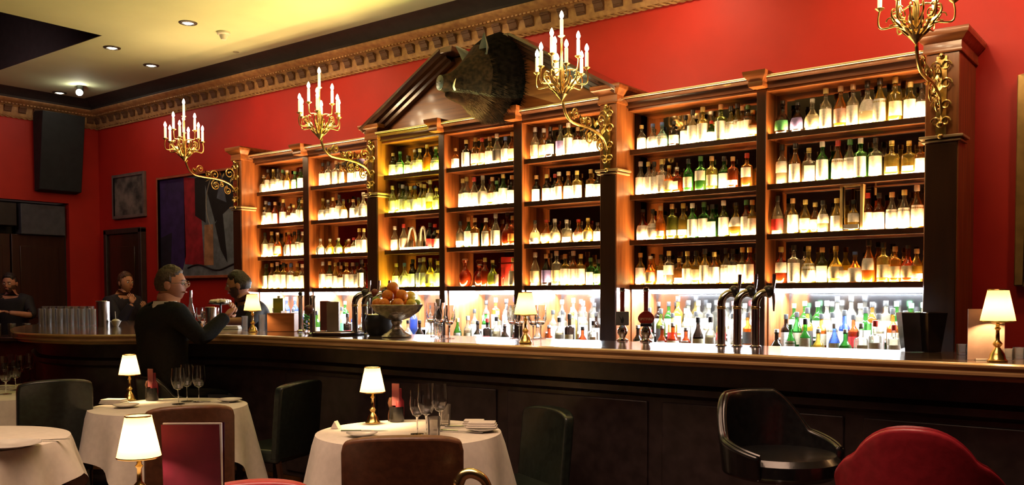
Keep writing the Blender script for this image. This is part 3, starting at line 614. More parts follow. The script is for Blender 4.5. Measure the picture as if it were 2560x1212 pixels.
for s in (-1,1):
    E_=MB(); bs=Vector((s*.13,-.3,.17)); tp=bs+Vector((s*.10,-.05,.15)); fwd=Vector((s*.3,-1,.1)).normalized(); sd=Vector((1,0,0))
    v=[bs-sd*.055,bs+sd*.055,tp,bs+Vector((0,.035,.05)),bs+Vector((0,-.0,.0))]
    E_.add([bs+Vector((-.06,0,0)),bs+Vector((.06,0,-.01)),bs+Vector((.075+s*.02,-.02,.07)),tp,bs+Vector((-.07+s*.03,-.01,.08)),bs+Vector((s*.02,.04,.06))],[(0,1,5),(1,2,5),(2,3,5),(3,4,5),(4,0,5)])
    eo=obj('ear',E_,[mat('ear_edge_fur',(.12,.11,.08),.8)],bo); so=eo.modifiers.new('thick','SOLIDIFY'); so.thickness=.012
    obj('eye',MB().ball((s*.112,-.41,.035),.016),eyed,bo)
    obj('tusk',MB().tube(crm([(s*.055,-.53,-.13),(s*.078,-.555,-.11),(s*.085,-.55,-.075),(s*.08,-.535,-.045)],4),[.010,.010,.0095,.009,.0085,.008,.0075,.007,.006,.005,.004,.003,.002],8),mat('ivory',(.85,.75,.5),.3),bo)
    obj('nostril',MB().ball((s*.024,-.648,-.072),(.013,.006,.016)),eyed,bo)
obj('snout_disc',MB().ball((0,-.64,-.075),(.062,.014,.062),fn=None),mat('snout_skin',(.07,.05,.04),.35),bo)
obj('mouth',MB().ball((0,-.55,-.125),(.05,.09,.018)),mat('mouth_flesh',(.22,.06,.04),.4),bo)
obj('mounting_shield',MB().prism([(-.2,-.2),(0,-.27),(.2,-.2),(.22,.1),(.15,.2),(-.15,.2),(-.22,.1)],-.03,.01,mtx=mt),darkwood,bo,bevel=.008)
# ------------------------------------------------------------------ pictures, ceiling fittings
def art():
    m=bpy.data.materials.new('abstract_canvas'); return m
pt=thing('abstract_painting','large framed abstract canvas of blue, red, black and grey shapes on the red wall','painting',(0,0,0))
px0,px1,pz0,pz1=-10.77,-8.62,1.635,2.87
obj('frame',MB().box(px0-.03,px0,YW-.05,YW,pz0-.03,pz1+.03).box(px1,px1+.03,YW-.05,YW,pz0-.03,pz1+.03).box(px0,px1,YW-.05,YW,pz1,pz1+.03).box(px0,px1,YW-.05,YW,pz0-.03,pz0),mat('reddish_frame',(.5,.14,.07),.4),pt,bevel=.004)
cols={'ink':(.015,.012,.03),'violet':(.045,.02,.13),'red':(.42,.015,.03),'black':(.008,.008,.01),'grey':(.19,.23,.27),'peach':(.55,.28,.14),'slate':(.10,.12,.18)}
def patch(poly,c,k):
    obj('painted_shape',MB().prism([(px0+(px1-px0)*u,pz0+(pz1-pz0)*v) for u,v in poly],-(YW-.012),-(YW-.012-.0012*k),mtx=mt),mat('canvas_'+c,cols[c],.7,noise_amt=.2,scale=9),pt,smooth=False)
obj('canvas',MB().box(px0,px1,YW-.012,YW-.002,pz0,pz1),mat('canvas_grey',cols['grey'],.7,noise_amt=.2,scale=9),pt,smooth=False)
patch([(0,0),(.21,0),(.26,.2),(.25,1),(0,1)],'violet',1); patch([(0,0),(.1,0),(.12,.45),(0,.4)],'ink',2)
patch([(.25,.12),(.44,.1),(.42,.55),(.37,.97),(.25,1)],'red',1); patch([(.36,.97),(.36,.6),(.46,.52),(.46,1)],'black',2)
patch([(.44,.1),(.53,.1),(.53,.5),(.45,.5)],'peach',2); patch([(.46,1),(.46,.9),(.55,.52),(.7,.66),(1,.66),(1,1)],'black',2)
patch([(.55,.5),(.62,.62),(.66,.12),(.6,.25)],'black',3); patch([(.74,.62),(1,.62),(1,.12),(.72,.2)],'slate',2); patch([(.57,.75),(.62,.98),(.66,.7)],'slate',3)
obj('painted_line',MB().tube([(px0+(px1-px0)*u,YW-.017,pz0+(pz1-pz0)*v) for u,v in crm2] if False else [(px0+(px1-px0)*(.47+.05*(2*t-1)**2),YW-.017,pz0+(pz1-pz0)*(.45+.5*t)) for t in [i/12 for i in range(13)]],.006,5),mat('canvas_pale_line',(.4,.36,.33),.7),pt)
obj('painted_line',MB().tube([(px0+(px1-px0)*(.28+.55*t),YW-.017,pz0+(pz1-pz0)*(.08+.03*math.sin(t*9))) for t in [i/16 for i in range(17)]],.009,5),mat('canvas_black',cols['black'],.7),pt)
t=thing('framed_picture','small greyish framed picture hung above the dark narrow door','picture')
obj('frame',MB().box(-11.9,-11.86,YW-.04,YW,2.43,3.02).box(-11.14,-11.1,YW-.04,YW,2.43,3.02).box(-11.86,-11.14,YW-.04,YW,2.98,3.02).box(-11.86,-11.14,YW-.04,YW,2.43,2.47),mat('grey_picture_frame',(.2,.15,.14),.5),t,bevel=.004)
obj('print',MB().box(-11.86,-11.14,YW-.02,YW-.005,2.47,2.98),mat('mottled_print',(.26,.22,.19),.7,col2=(.03,.03,.03),scale=6),t,smooth=False)
t=thing('gilt_framed_picture','tall gilt-framed panel on the red wall, mostly cropped at right edge','picture')
obj('frame',MB().box(-1.005,-.95,YW-.05,YW,1.43,2.76).box(.1,.155,YW-.05,YW,1.43,2.76).box(-.95,.1,YW-.05,YW,2.705,2.76).box(-.95,.1,YW-.05,YW,1.43,1.485),mat('gilt_frame',(.55,.36,.12),.35,metal=.6),t,bevel=.006)
obj('panel',MB().box(-.95,.1,YW-.02,YW-.005,1.485,2.705),mat('ochre_panel',(.3,.2,.09),.6),t,smooth=False)
t=thing('wall_speaker','tall dark box hung high on the left red wall near the corner','speaker',(XL+.02,5.98,3.28))
obj('cabinet',MB().prism([(.02,-.52),(.16,-.5),(.3,.5),(.02,.52)],-.28,.28,mtx=Matrix(((1,0,0,0),(0,0,1,0),(0,1,0,0),(0,0,0,1)))),mat('dark_speaker_cloth',(.02,.024,.026),.8),t,bevel=.01)
obj('bracket',MB().box(-.02,.03,-.06,.06,-.1,.1),blackl,t)
for i,(x,y) in enumerate(((470,57),(280,119),(378,163),(118,240))):
    p=atZ(x,y,ZC); p.x=max(p.x,-11.8); p.y=min(p.y,5.9)
    t=thing('ceiling_downlight',('recessed ceiling downlight with dark ring, nearest of the four','recessed ceiling downlight beside the dark ceiling recess','small recessed downlight between the bright spot and smoke detector','small recessed downlight nearest the corner of the left wall')[i],'ceiling light',p,0,'recessed ceiling downlights')
    obj('ring',MB().lathe([(.055,-.001),(.06,-.012),(.085,-.006),(.088,0)],20),mat('dark_ring',(.05,.04,.03),.4),t); obj('bulb',MB().lathe([(0,-.012),(.03,-.012),(.045,-.004),(.055,0)],16),dlm,t)
p=atZ(200,214,ZC); t=thing('ceiling_spotlight','bright glaring ceiling spotlight near the far left corner','ceiling light',p)
obj('housing',MB().lathe([(.035,0),(.045,-.06),(.03,-.10),(.02,-.10)],14),blackl,t); obj('bulb',MB().ball((.02,-.02,-.09),.04),emis('spot_bulb',(1,.92,.7),80),t)
p=atZ(559,80,ZC); t=thing('smoke_detector','white conical smoke detector on the green-lit ceiling','detector',p)
obj('base',MB().lathe([(0,0),(.065,0),(.065,-.02),(.055,-.03),(0,-.03)],20),mat('white_plastic',(.8,.78,.7),.4),t); obj('sensor',MB().lathe([(.042,-.03),(.036,-.055),(.025,-.075),(0,-.078)],20),mat('white_plastic',(.8,.78,.7),.4),t)
p=atZ(590,130,ZC); t=thing('ceiling_vent','tiny round vent on the ceiling beside the smoke detector','vent',p); obj('grille',MB().lathe([(0,-.004),(.03,-.004),(.034,0)],16),mat('vent_grey',(.3,.3,.2),.5),t)
# ------------------------------------------------------------------ the bar
OUT=[(3.1,3.79),(0,3.79),(-2.5,3.79),(-4.6,3.79),(-5.2,3.78),(-5.62,3.66),(-5.86,3.4),(-6.12,3.18),(-6.5,3.08),(-6.95,3.1),(-7.45,3.28),(-8.05,3.55),(-8.6,3.9),(-9.0,4.3),(-9.2,4.8),(-9.25,5.4),(-9.25,6.3)]
INN=[(3.1,4.45),(0,4.45),(-2.5,4.45),(-4.6,4.45),(-5.4,4.45),(-6.1,4.45),(-6.5,4.4),(-6.8,4.4),(-7.0,4.42),(-7.3,4.5),(-7.6,4.6),(-7.9,4.75),(-8.15,4.95),(-8.3,5.15),(-8.4,5.4),(-8.45,5.7),(-8.45,6.3)]
outp=[Vector((p.x,p.y,0)) for p in crm([(x,y,0) for x,y in OUT],5)]; inp=[Vector((p.x,p.y,0)) for p in crm([(x,y,0) for x,y in INN],5)]
def offset(path,d):
    o_=[]
    for i,p in enumerate(path):
        t=(path[min(i+1,len(path)-1)]-path[max(0,i-1)]).normalized(); n_=Vector((-t.y,t.x,0)); o_.append(p+n_*d)   # +d = outward (towards the room)
    return o_
def sweep(path,prof,m,name,par,closed=True):
    n=len(prof); vs=[];fs=[]
    for d,z in prof:
        for p in offset(path,d): vs.append((p.x,p.y,z))
    L=len(path)
    for k in range(n if closed else n-1):
        k2=(k+1)%n
        for i in range(L-1): fs.append((k*L+i,k*L+i+1,k2*L+i+1,k2*L+i))
    return obj(name,MB().add(vs,fs),m,par)
bar=thing('bar_counter','long curved dark bar with polished top and rounded brass-lit edge mouldings','bar')
BT=1.12; L=len(outp)
vs=[(p.x,p.y,z) for z in (BT,BT-.03) for P_ in (outp,inp) for p in P_]
fs=[(i,i+1,L+i+1,L+i) for i in range(L-1)]+[(2*L+i,3*L+i,3*L+i+1,2*L+i+1) for i in range(L-1)]+[(i,2*L+i,2*L+i+1,i+1) for i in range(L-1)]+[(L+i,L+i+1,3*L+i+1,3*L+i) for i in range(L-1)]
obj('bar_top',MB().add(vs,fs),bartop,bar)
edge=mat('moulding_veneer',(.55,.33,.14),.35,coat=1,stretch=(.6,6,6),scale=5)
# outward is the side of smaller y: flip sign
sg=1
t0=(outp[1]-outp[0]).normalized()
if Vector((-t0.y,t0.x,0)).y>0: sg=-1
sweep(outp,[(sg*d,z) for d,z in ((0,BT),(.012,BT-.001),(.02,BT-.008),(.02,BT-.016),(.008,BT-.022),(.008,BT-.03),(.018,BT-.036),(.018,BT-.046),(.004,BT-.054),(-.012,BT-.058),(-.012,BT-.068),(-.03,BT-.072),(-.05,BT-.03),(-.02,BT-.002))],edge,'edge_moulding',bar)
sweep(outp,[(sg*d,z) for d,z in ((-.16,BT-.06),(-.16,.95),(-.13,.93),(-.13,.9),(-.16,.88),(-.16,.12),(-.12,.1),(-.12,0),(-.2,0),(-.2,BT-.06))],barfront,'bar_front',bar)
sweep(inp,[(-sg*d,z) for d,z in ((-.05,BT-.03),(-.05,0),(-.1,0),(-.1,BT-.03))],barfront,'service_side',bar)
# raised stile strips on the bar front
for x in [-5.0+i*.95 for i in range(9)]: obj('front_panel',MB().box(x+.04,x+.91,3.935,3.95,.2,.86),barfront,bar,bevel=.006)
sweep(outp,[(sg*d,z) for d,z in ((.02,.2),(.045,.2),(.045,.225),(.02,.225))],brass,'foot_rail',bar)
# ------------------------------------------------------------------ lamps
def table_lamp(loc,label,s=1.0,power=24):
    t=thing('table_lamp',label,'lamp',loc,0,'small brass table lamps',(s,s,s))
    obj('base',MB().lathe([(0,0),(.036,0),(.037,.006),(.03,.012),(.026,.03),(.014,.048),(.009,.056),(.016,.064),(.018,.07),(.008,.082),(.0065,.12),(.012,.128),(.007,.134),(.007,.15)],20),brass,t)
    obj('socket',MB().lathe([(.007,.145),(.026,.15),(.02,.165),(.012,.172),(.008,.19)],16),brass,t)
    sh=obj('lamp_shade',MB().lathe([(.0625,.155),(.037,.275)],28),shademat(),t)
    for r,z in ((.0628,.155),(.0373,.275)): obj('trim_ring',MB().lathe([(r,z-.0025),(r+.001,z),(r,z+.0025),(r-.001,z)],28),brass,sh)
    obj('bulb',MB().ball((0,0,.205),(.011,.011,.02)),emis('lamp_bulb',(1,.7,.35),25),t)
    lamp('lamp_glow','POINT',(loc[0],loc[1],loc[2]+.2*s),power,(1,.62,.27),shadow_soft_size=.02)
    return t
TT=.755
table_lamp(atZ(325,1000,TT),'brass lamp with lit cream shade on the round table at left')
table_lamp(atZ(932,1058,TT),'brass lamp with lit cream shade on the central round table')
table_lamp(atZ(632,830,BT),'brass lamp on the bar in front of the bearded barman',power=13)
table_lamp(atZ(1314,858,BT),'brass lamp on the bar between the wine glasses, mid bar',power=13)
table_lamp(atZ(2493,904,BT),'brass lamp on the bar before the grey card at right end',power=15)
NL=atZ(350,1272,TT)
table_lamp(NL,'large-looking nearest brass lamp with glowing shade, beside the burgundy menu')
# ------------------------------------------------------------------ tables
def cloth_table(c,r,half,ang,label,seed=1,sq=False,tlabel=None):
    t=thing('dining_table',tlabel or label.replace('white cloth draped over','table under the white cloth of'),'table',(c[0],c[1],0))
    obj('tabletop',MB().lathe([(0,.72),(r-.012,.72),(r-.012,.745),(0,.745)],32),darkwood,t); obj('pedestal',MB().lathe([(.2,0),(.2,.02),(.05,.05),(.04,.3),(.05,.72)],20),darkwood,t)
    N=120; vs=[(0,0,.753)];fs=[]; rr=[.3,.7,.93,1.0]
    rings_=[(r*q,.753) for q in rr]; K=7
    allr=[]
    for q in rr: allr.append([(r*q,.753 if q<1 else .751)]*N)
    for k in range(1,K+1):
        row=[]
        for j in range(N):
            a=2*PI*j/N+ang; mxx=max(abs(math.cos(a)),abs(math.sin(a))); drop=half/mxx-r; cr_=(half/mxx-half)/(half*.414)
            f_=k/K; fold=math.sin(a*13+seed*1.7+math.sin(a*3+seed))*(.017+.03*cr_)+math.sin(a*7+seed)*.012
            row.append((r+.006+.05*f_+fold*f_+ .02*cr_*f_,.747-drop*f_*.93))
        allr.append(row)
    for row in allr:
        for j,(q,z) in enumerate(row):
            a=2*PI*j/N; vs.append((q*math.cos(a),q*math.sin(a),z))
    for j in range(N): fs.append((0,1+j,1+(j+1)%N))
    for k in range(len(allr)-1):
        for j in range(N): fs.append((1+k*N+j,1+k*N+N+j,1+k*N+N+(j+1)%N,1+k*N+(j+1)%N))
    c_=MB().add(vs,fs); o_=obj('tablecloth',c_,cloth,None,(c[0],c[1],0)); tag(o_,label,'tablecloth'); return t
TC=(-2.93,3.03); T2=(-4.73,2.93)
cloth_table(TC,.425,.70,.35,'white linen cloth draped over the central round table',1,tlabel='round pedestal table at centre under white linen, holding a lamp and glasses')
cloth_table(T2,.43,.70,.1,'white linen cloth draped over the left round table below the suited man',2,tlabel='round pedestal table at left under white linen, below the suited man')
T3=tuple(atZ(40,985,TT)[:2]); cloth_table((T3[0]-.1,T3[1]-.0),.43,.70,.3,'white linen cloth on the far left table crowded with wine glasses',3,tlabel='round table at the far left edge crowded with wine glasses')
T4=(-4.36,1.66); cloth_table(T4,.46,.62,.75,'pale tablecloth hanging at the bottom left corner with plates',4,tlabel='square-cornered table at bottom left corner with plates')
T5=(NL.x-.02,NL.y-.12); cloth_table(T5,.40,.66,.2,'nearest tablecloth under the large lamp and burgundy menu, mostly below view',5,tlabel='nearest round table holding the large lamp and burgundy menu')
# things on tables
for i,(x,y,h,r,lab) in enumerate(((1043,1085,.20,.034,'small wine glass, leftmost on the central table'),(1066,1090,.235,.040,'tallest wine glass in the middle of central table'),(1100,1075,.215,.036,'wine glass behind the water tumblers, central table'))):
    wineglass(atZ(x,y,TT),h,r,lab,group='wine glasses on the central table')
tumbler(atZ(1085,1092,TT),.09,.03,'short water tumbler in front of the central wine glasses'); tumbler(atZ(1112,1062,TT),.1,.03,'water tumbler at the back of the central table')
for i,(x,y,h,lab) in enumerate(((446,1010,.21,'leftmost wine glass on the left round table'),(468,1003,.22,'middle wine glass on the left round table'),(498,1004,.215,'rightmost wine glass on the left round table'))):
    wineglass(atZ(x,y,TT),h,.04,lab,group='wine glasses on the left round table')
for i,(x,y) in enumerate(((8,960),(30,952),(52,957),(74,950),(40,975),(15,985))):
    wineglass(atZ(x,y,TT),.2,.038,('leftmost','second','third','rearmost right','front middle','front left')[i]+' wine glass on the far left table',group='wine glasses on the far left table')
def caddy(loc,label,strip):
    t=thing('bottle_caddy',label,'caddy',loc)
    obj('holder',MB().lathe([(0,0),(.036,0),(.038,.01),(.036,.075),(.032,.075),(.032,.01),(0,.008)],16),blackl,t)
    obj('pepper_mill',MB().lathe([(0,0),(.02,0),(.02,.03),(.012,.06),(.02,.09),(.014,.115),(0,.12)],12,c=(-.035,0,0)),darkwood,t)
    obj('bottle_body',MB().lathe([(0,.01),(.022,.01),(.022,.1),(.01,.12),(.01,.165),(0,.165)],12,c=(.012,.01,0)),mat('red_wrapped_bottle',(.16,.012,.02),.35),t)
    obj('card_fold',MB().box(-.02,.022,-.012,-.008,.08,.19,mtx=Matrix.Rotation(.2,4,'Z')),mat('rose_card',(.22,.05,.06),.5),t)
caddy(atZ(992,1053,TT),'black condiment caddy with red wrapped bottle beside central lamp',1)
caddy(atZ(380,1000,TT),'black condiment caddy beside the lamp on left round table',1)
def plate(loc,r,label,n=0,name='side_plate'):
    t=thing(name,label,'plate',loc); obj('dish',MB().lathe([(0,.004),(r*.6,.004),(r,.016),(r*.99,.019),(r*.6,.008),(0,.008)],28),mat('white_china',(.8,.78,.72),.2),t)
    return t
def knife(loc,rz,label,fork=False):
    t=thing('fork' if fork else 'table_knife',label,'cutlery',loc,rz)
    if fork:
        obj('handle',MB().tube([(0,-.09,.004),(0,.03,.006)],[.004,.0025],6),chrome,t)
        f_=MB().box(-.011,.011,.03,.05,.003,.006)
        for k in range(4): f_.box(-.011+k*.0063,-.0085+k*.0063,.05,.09,.003,.006)
        obj('tines',f_,chrome,t)
    else:
        obj('handle',MB().tube([(0,-.1,.005),(0,-.01,.005)],.0045,8),chrome,t); obj('blade',MB().prism([(-.006,-.01),(.006,-.01),(.007,.08),(0,.11),(-.006,.09)],.003,.005),chrome,t)
def napkin(loc,rz,label,s=1):
    t=MB()
    for k in range(3): t.box(-.07*s+.004*k,.07*s-.004*k,-.045*s+.003*k,.045*s-.003*k,.0+.009*k,.009*k+.008)
    tag(obj('folded_napkin',t,cloth,None,loc,(0,0,rz),bevel=.003),label,'napkin')
pp=atZ(905,1090,TT); plate(pp,.07,'side plate at the front left of the central table'); knife(pp+Vector((.01,.0,.02)),-.9,'butter knife lying on the left side plate')
pp=atZ(1205,1078,TT); plate(pp,.075,'side plate at the right of the central table'); napkin(pp+Vector((0,0,.02)),.6,'folded white napkin on the right side plate of central table')
napkin(atZ(1185,1062,TT),.6,'folded napkin at the back right of the central table',.8)
knife(atZ(1150,1080,TT),-1.2,'table knife at the right of the central glasses'); knife(atZ(1165,1068,TT),-.9,'table knife behind the right side plate')
knife(atZ(955,1095,TT),-.5,'fork standing out at front centre of the central table',True); knife(atZ(968,1098,TT),-.5,'second fork beside the first, front of central table',True)
t=thing('table_card','small folded white card at the left edge of central table','card',atZ(840,1070,TT),.4); obj('card_fold',MB().prism([(-.02,0),(.02,0),(.0,.035)],-.018,.018,mtx=mt),paper,t)
pp=atZ(315,1018,TT); plate(pp,.07,'side plate at the front left of the left round table'); pp=atZ(575,1004,TT); plate(pp,.07,'side plate at the right of the left round table'); knife(atZ(530,1006,TT),-1.1,'knife on the left round table beside the glasses')
napkin(atZ(285,1008,TT),.5,'folded napkin beside the lamp on the left round table')
pp=atZ(25,1118,TT); plate(pp,.12,'white dinner plate on the bottom left corner table',name='dinner_plate'); knife(atZ(105,1102,TT),-.6,'knife on the bottom left corner table')
for i in range(3): napkin(atZ(20+i*45,972-i*3,TT),.3+i*.2,('navy edged','second','third')[i]+' napkin lying on the far left table',.9)
# menu on the nearest table
mp=atZ(482,1250,TT)
t=thing('menu_card','tall burgundy menu card with pale edges standing beside nearest lamp','menu',(mp.x,mp.y,TT),math.radians(37.5))
for s in (-1,1):
    mm=MB().box(-.088,.088,-.0015,.0015,0,.235,mtx=Matrix.Translation((0,.0 if s<0 else .03,0))@Matrix.Rotation(-s*.02,4,'Z')@Matrix.Rotation(-s*.05,4,'X'))
    obj('cover',mm,burg,t,smooth=False)
obj('pages',MB().box(-.09,.09,.004,.012,0,.237),paper,t,smooth=False)
# ------------------------------------------------------------------ chairs
def chair(bc,face,label,m,ztop=.84,w_=.46,group='leather dining chairs at the tables',slope=.10):
    t=thing('dining_chair',label,'chair',(bc[0],bc[1],0),math.atan2(face[1],face[0])-PI/2,group)
    # local: back plane near y=0 at top, seat towards +y ; back leans away at top
    N=12; vs=[];fs=[]; rows=10
    for side in (0,1):
        for i in range(rows+1):
            z=.42+(ztop-.42)*i/rows
            for j in range(N+1):
                u=j/N*2-1; hw=w_/2*(1-.0*(i/rows)); corner=max(0,(i/rows-.9)*10); hw2=hw*(1-.04*corner)
                y=.07*(1-i/rows)+ .05*(u*u)*(.3+.7*i/rows) + (.0 if side==0 else .05+.02*(1-u*u)); zz=z-(.012*(abs(u)**6)*corner)+.012*(1-u*u)*(i/rows)
                vs.append((u*hw2,y,zz))
    W=N+1; o0=0; o1=W*(rows+1)
    for i in range(rows):
        for j in range(N):
            fs.append((i*W+j,i*W+j+1,(i+1)*W+j+1,(i+1)*W+j)); fs.append((o1+i*W+j,o1+(i+1)*W+j,o1+(i+1)*W+j+1,o1+i*W+j+1))
        fs.append((i*W,(i+1)*W,o1+(i+1)*W,o1+i*W)); fs.append((i*W+N,o1+i*W+N,o1+(i+1)*W+N,(i+1)*W+N))
    for j in range(N):
        fs.append((rows*W+j,rows*W+j+1,o1+rows*W+j+1,o1+rows*W+j)); fs.append((j,o1+j,o1+j+1,j+1))
    obj('backrest',MB().add(vs,fs),m,t,bevel=.012,seg=3)
    obj('seat',MB().prism([(-w_/2,.08),(w_/2,.08),(w_/2-.02,.40),(w_/2-.08,.43),(-w_/2+.08,.43),(-w_/2+.02,.40)],.40,.48),m,t,bevel=.02,seg=3)
    for sx in (-1,1):
        obj('leg',MB().tube([(sx*(w_/2-.03),.10,.42),(sx*(w_/2-.03),.03,0)],[.02,.013],6),darkwood,t)
        obj('leg',MB().tube([(sx*(w_/2-.04),.38,.42),(sx*(w_/2-.05),.38,0)],[.02,.012],6),darkwood,t)
    return t
def toward(a,b): return (b[0]-a[0],b[1]-a[1])
p=atZ(1005,1102,.89); chair(p,toward(p,TC),'brown leather dining chair drawn up to the front of central table',brownl,.89,.42)
p=atZ(478,1022,.89); chair(p,toward(p,T2),'brown leather dining chair in front of left round table, behind menu',brownl,.89,.38)
p=atZ(775,957,.86); q=atZ(640,1110,.47); chair(p,toward(p,q),'dark green leather chair seen side-on between the two round tables',greenl,.86,.44)
p=atZ(1402,1022,.82); q=atZ(1300,1150,.47); chair(p,toward(p,(TC[0]+.2,TC[1]+.25)),'dark green leather chair at the right of the central table',greenl,.82,.44)
p=atZ(146,955,.92); chair(p,toward(p,T3),'near dark green leather chair at the far left table',greenl,.92,.38)
p=atZ(190,915,.85); chair(p,toward(p,(T3[0]+.1,T3[1]+.4)),'rear dark green leather chair, its top edge catching light, far left table',greenl,.85,.4)
p=atZ(645,1203,.76); chair(p,(.75,-.66),'bright red leather chair top at the bottom edge beside burgundy menu',redl,.76,.36)
# cane
p=atZ(1176,1184,.78)
t=thing('walking_cane','walking cane with curved pale gold handle standing right of brown chair','cane',(p.x,p.y,0),math.radians(37.5))
obj('shaft',MB().tube([(.065,0,0),(.062,0,.70)],[.008,.011],10),darkwood,t)
obj('handle',MB().tube(crm([(.062,0,.69),(.06,0,.73),(.04,0,.765),(.005,0,.782),(-.025,0,.775),(-.04,0,.75)],5),[.013+.0003*i for i in range(26)],12).ball((-.042,0,.748),.021),mat('pale_gold',(.85,.68,.33),.22,metal=1,noise_amt=.05),t)
# ------------------------------------------------------------------ bar stools
def stool(c,face,label,m,zt=1.0,seat=.74,w_=.44,wing=False):
    t=thing('bar_stool',label,'stool',(c[0],c[1],0),math.atan2(face[1],face[0])-PI/2,'bar stools by the bar')
    # shell: half ring behind the seat, height profile dips into arms
    N=44; R0=w_/2; vs=[];fs=[]; K=8
    for i in range(N+1):
        a=-PI*.5+ (i/N-.5)*2*PI*.66; back=max(0,math.cos((i/N-.5)*2*PI*.66)); q=abs(i/N-.5)*2
        h=(zt-seat)*(1-.04*q) if q<.28 else (zt-seat)*max(.12,(.98-.62*min(1,(q-.28)/.30)**1.3) if q<.58 else (.36-.2*(q-.58)/.42))
        if wing: h=(zt-seat)*(1-.34*(q/.36)**2.4 if q<.36 else .66-.10*((q-.36)/.1)**.7 if q<.46 else max(.2,.56-1.1*(q-.46)))
        for k in range(K+1):
            f_=k/K; r=R0*(.90+.10*f_); z=seat-.05+(h+.05)*f_
            vs.append((r*math.cos(a)*1.0,r*math.sin(a)*.92,z))
    W=K+1
    for i in range(N):
        for k in range(K): fs.append((i*W+k,(i+1)*W+k,(i+1)*W+k+1,i*W+k+1))
    o_=obj('backrest',MB().add(vs,fs),m,t); s_=o_.modifiers.new('thick','SOLIDIFY'); s_.thickness=.035; s_.offset=0
    b_=o_.modifiers.new('bevel','BEVEL'); b_.width=.014; b_.segments=3; b_.limit_method='ANGLE'; b_.angle_limit=.8
    pip=MB().tube([vs[i*W+K] for i in range(N+1)],.006,6); obj('piping',pip,m,o_)
    obj('seat',MB().lathe([(0,seat-.06),(R0*.82,seat-.06),(R0*.93,seat-.04),(R0*.93,seat+.0),(R0*.85,seat+.02),(0,seat+.026)],32),m,t)
    obj('pole',MB().lathe([(.022,.03),(.022,seat-.06)],14),chrome,t); obj('base',MB().lathe([(0,.03),(.03,.03),(.2,.012),(.21,0),(0,0)],28),chrome,t)
    obj('footrest',MB().tube([(.16*math.cos(a),.16*math.sin(a),.3) for a in [i*PI/12 for i in range(25)]],.01,6).tube([(-.16,0,.3),(.16,0,.3)],.008,6),chrome,t)
    return t
stool((-.70,2.95),(-.15,1),'red leather bar stool with rounded winged back at right foreground',redl,1.0,.74,.46,wing=True)
stool((-1.22,3.18),(.75,-.35),'black leather bar stool with open shell back, left of red stool',blackl,1.02,.79,.44)
# ------------------------------------------------------------------ bar-top objects
def at_bar(x,y): return atZ(x,y,BT+.001)
# swan-neck beer taps
def swan(loc,label,rz=0,ball=None,group=None):
    t=thing('beer_tap',label,'beer tap',loc,rz,group,(.8,.8,.8))
    pts=crm([(0,0,0),(0,0,.2),(0,.0,.27),(0,.02,.315),(0,.06,.335),(0,.10,.325)],6)
    obj('neck',MB().tube(pts,.025,16),chrome,t); obj('foot_ring',MB().lathe([(0,0),(.036,0),(.036,.006),(.026,.012)],18),chrome,t)
    obj('collar',MB().lathe([(.026,.235),(.028,.24),(.028,.246),(.026,.25)],16),brass,t)
    obj('tap_head',MB().ball((0,.085,.345),(.04,.034,.038)),mat('black_tap_badge',(.03,.028,.026),.3) if ball is None else ball,t)
    obj('handle',MB().tube([(.0,.115,.35),(.0,.12,.40),(0,.122,.45)],[.008,.011,.012],10),chrome,t)
    obj('spout',MB().tube([(0,.115,.335),(0,.12,.28),(0,.12,.22)],[.011,.009,.005],10),chrome,t)
for i,(x,lab) in enumerate(((1803,'leftmost of the three chrome swan-neck taps at right'),(1843,'middle of the three chrome swan-neck taps at right'),(1888,'rightmost of the three chrome swan-neck taps at right'))): swan(at_bar(x,865+i),lab,-.75,group='chrome swan-neck taps at right')
for i,(x,lab) in enumerate(((888,'leftmost of the three chrome taps behind the fruit bowl'),(912,'middle of the three chrome taps behind the fruit bowl'),(938,'rightmost of the chrome taps, half hidden by fruit bowl'))): swan(at_bar(x,836),lab,-.75,mat('red_tap_badge',(.3,.06,.04),.35) if i==1 else None,'chrome taps behind the fruit bowl')
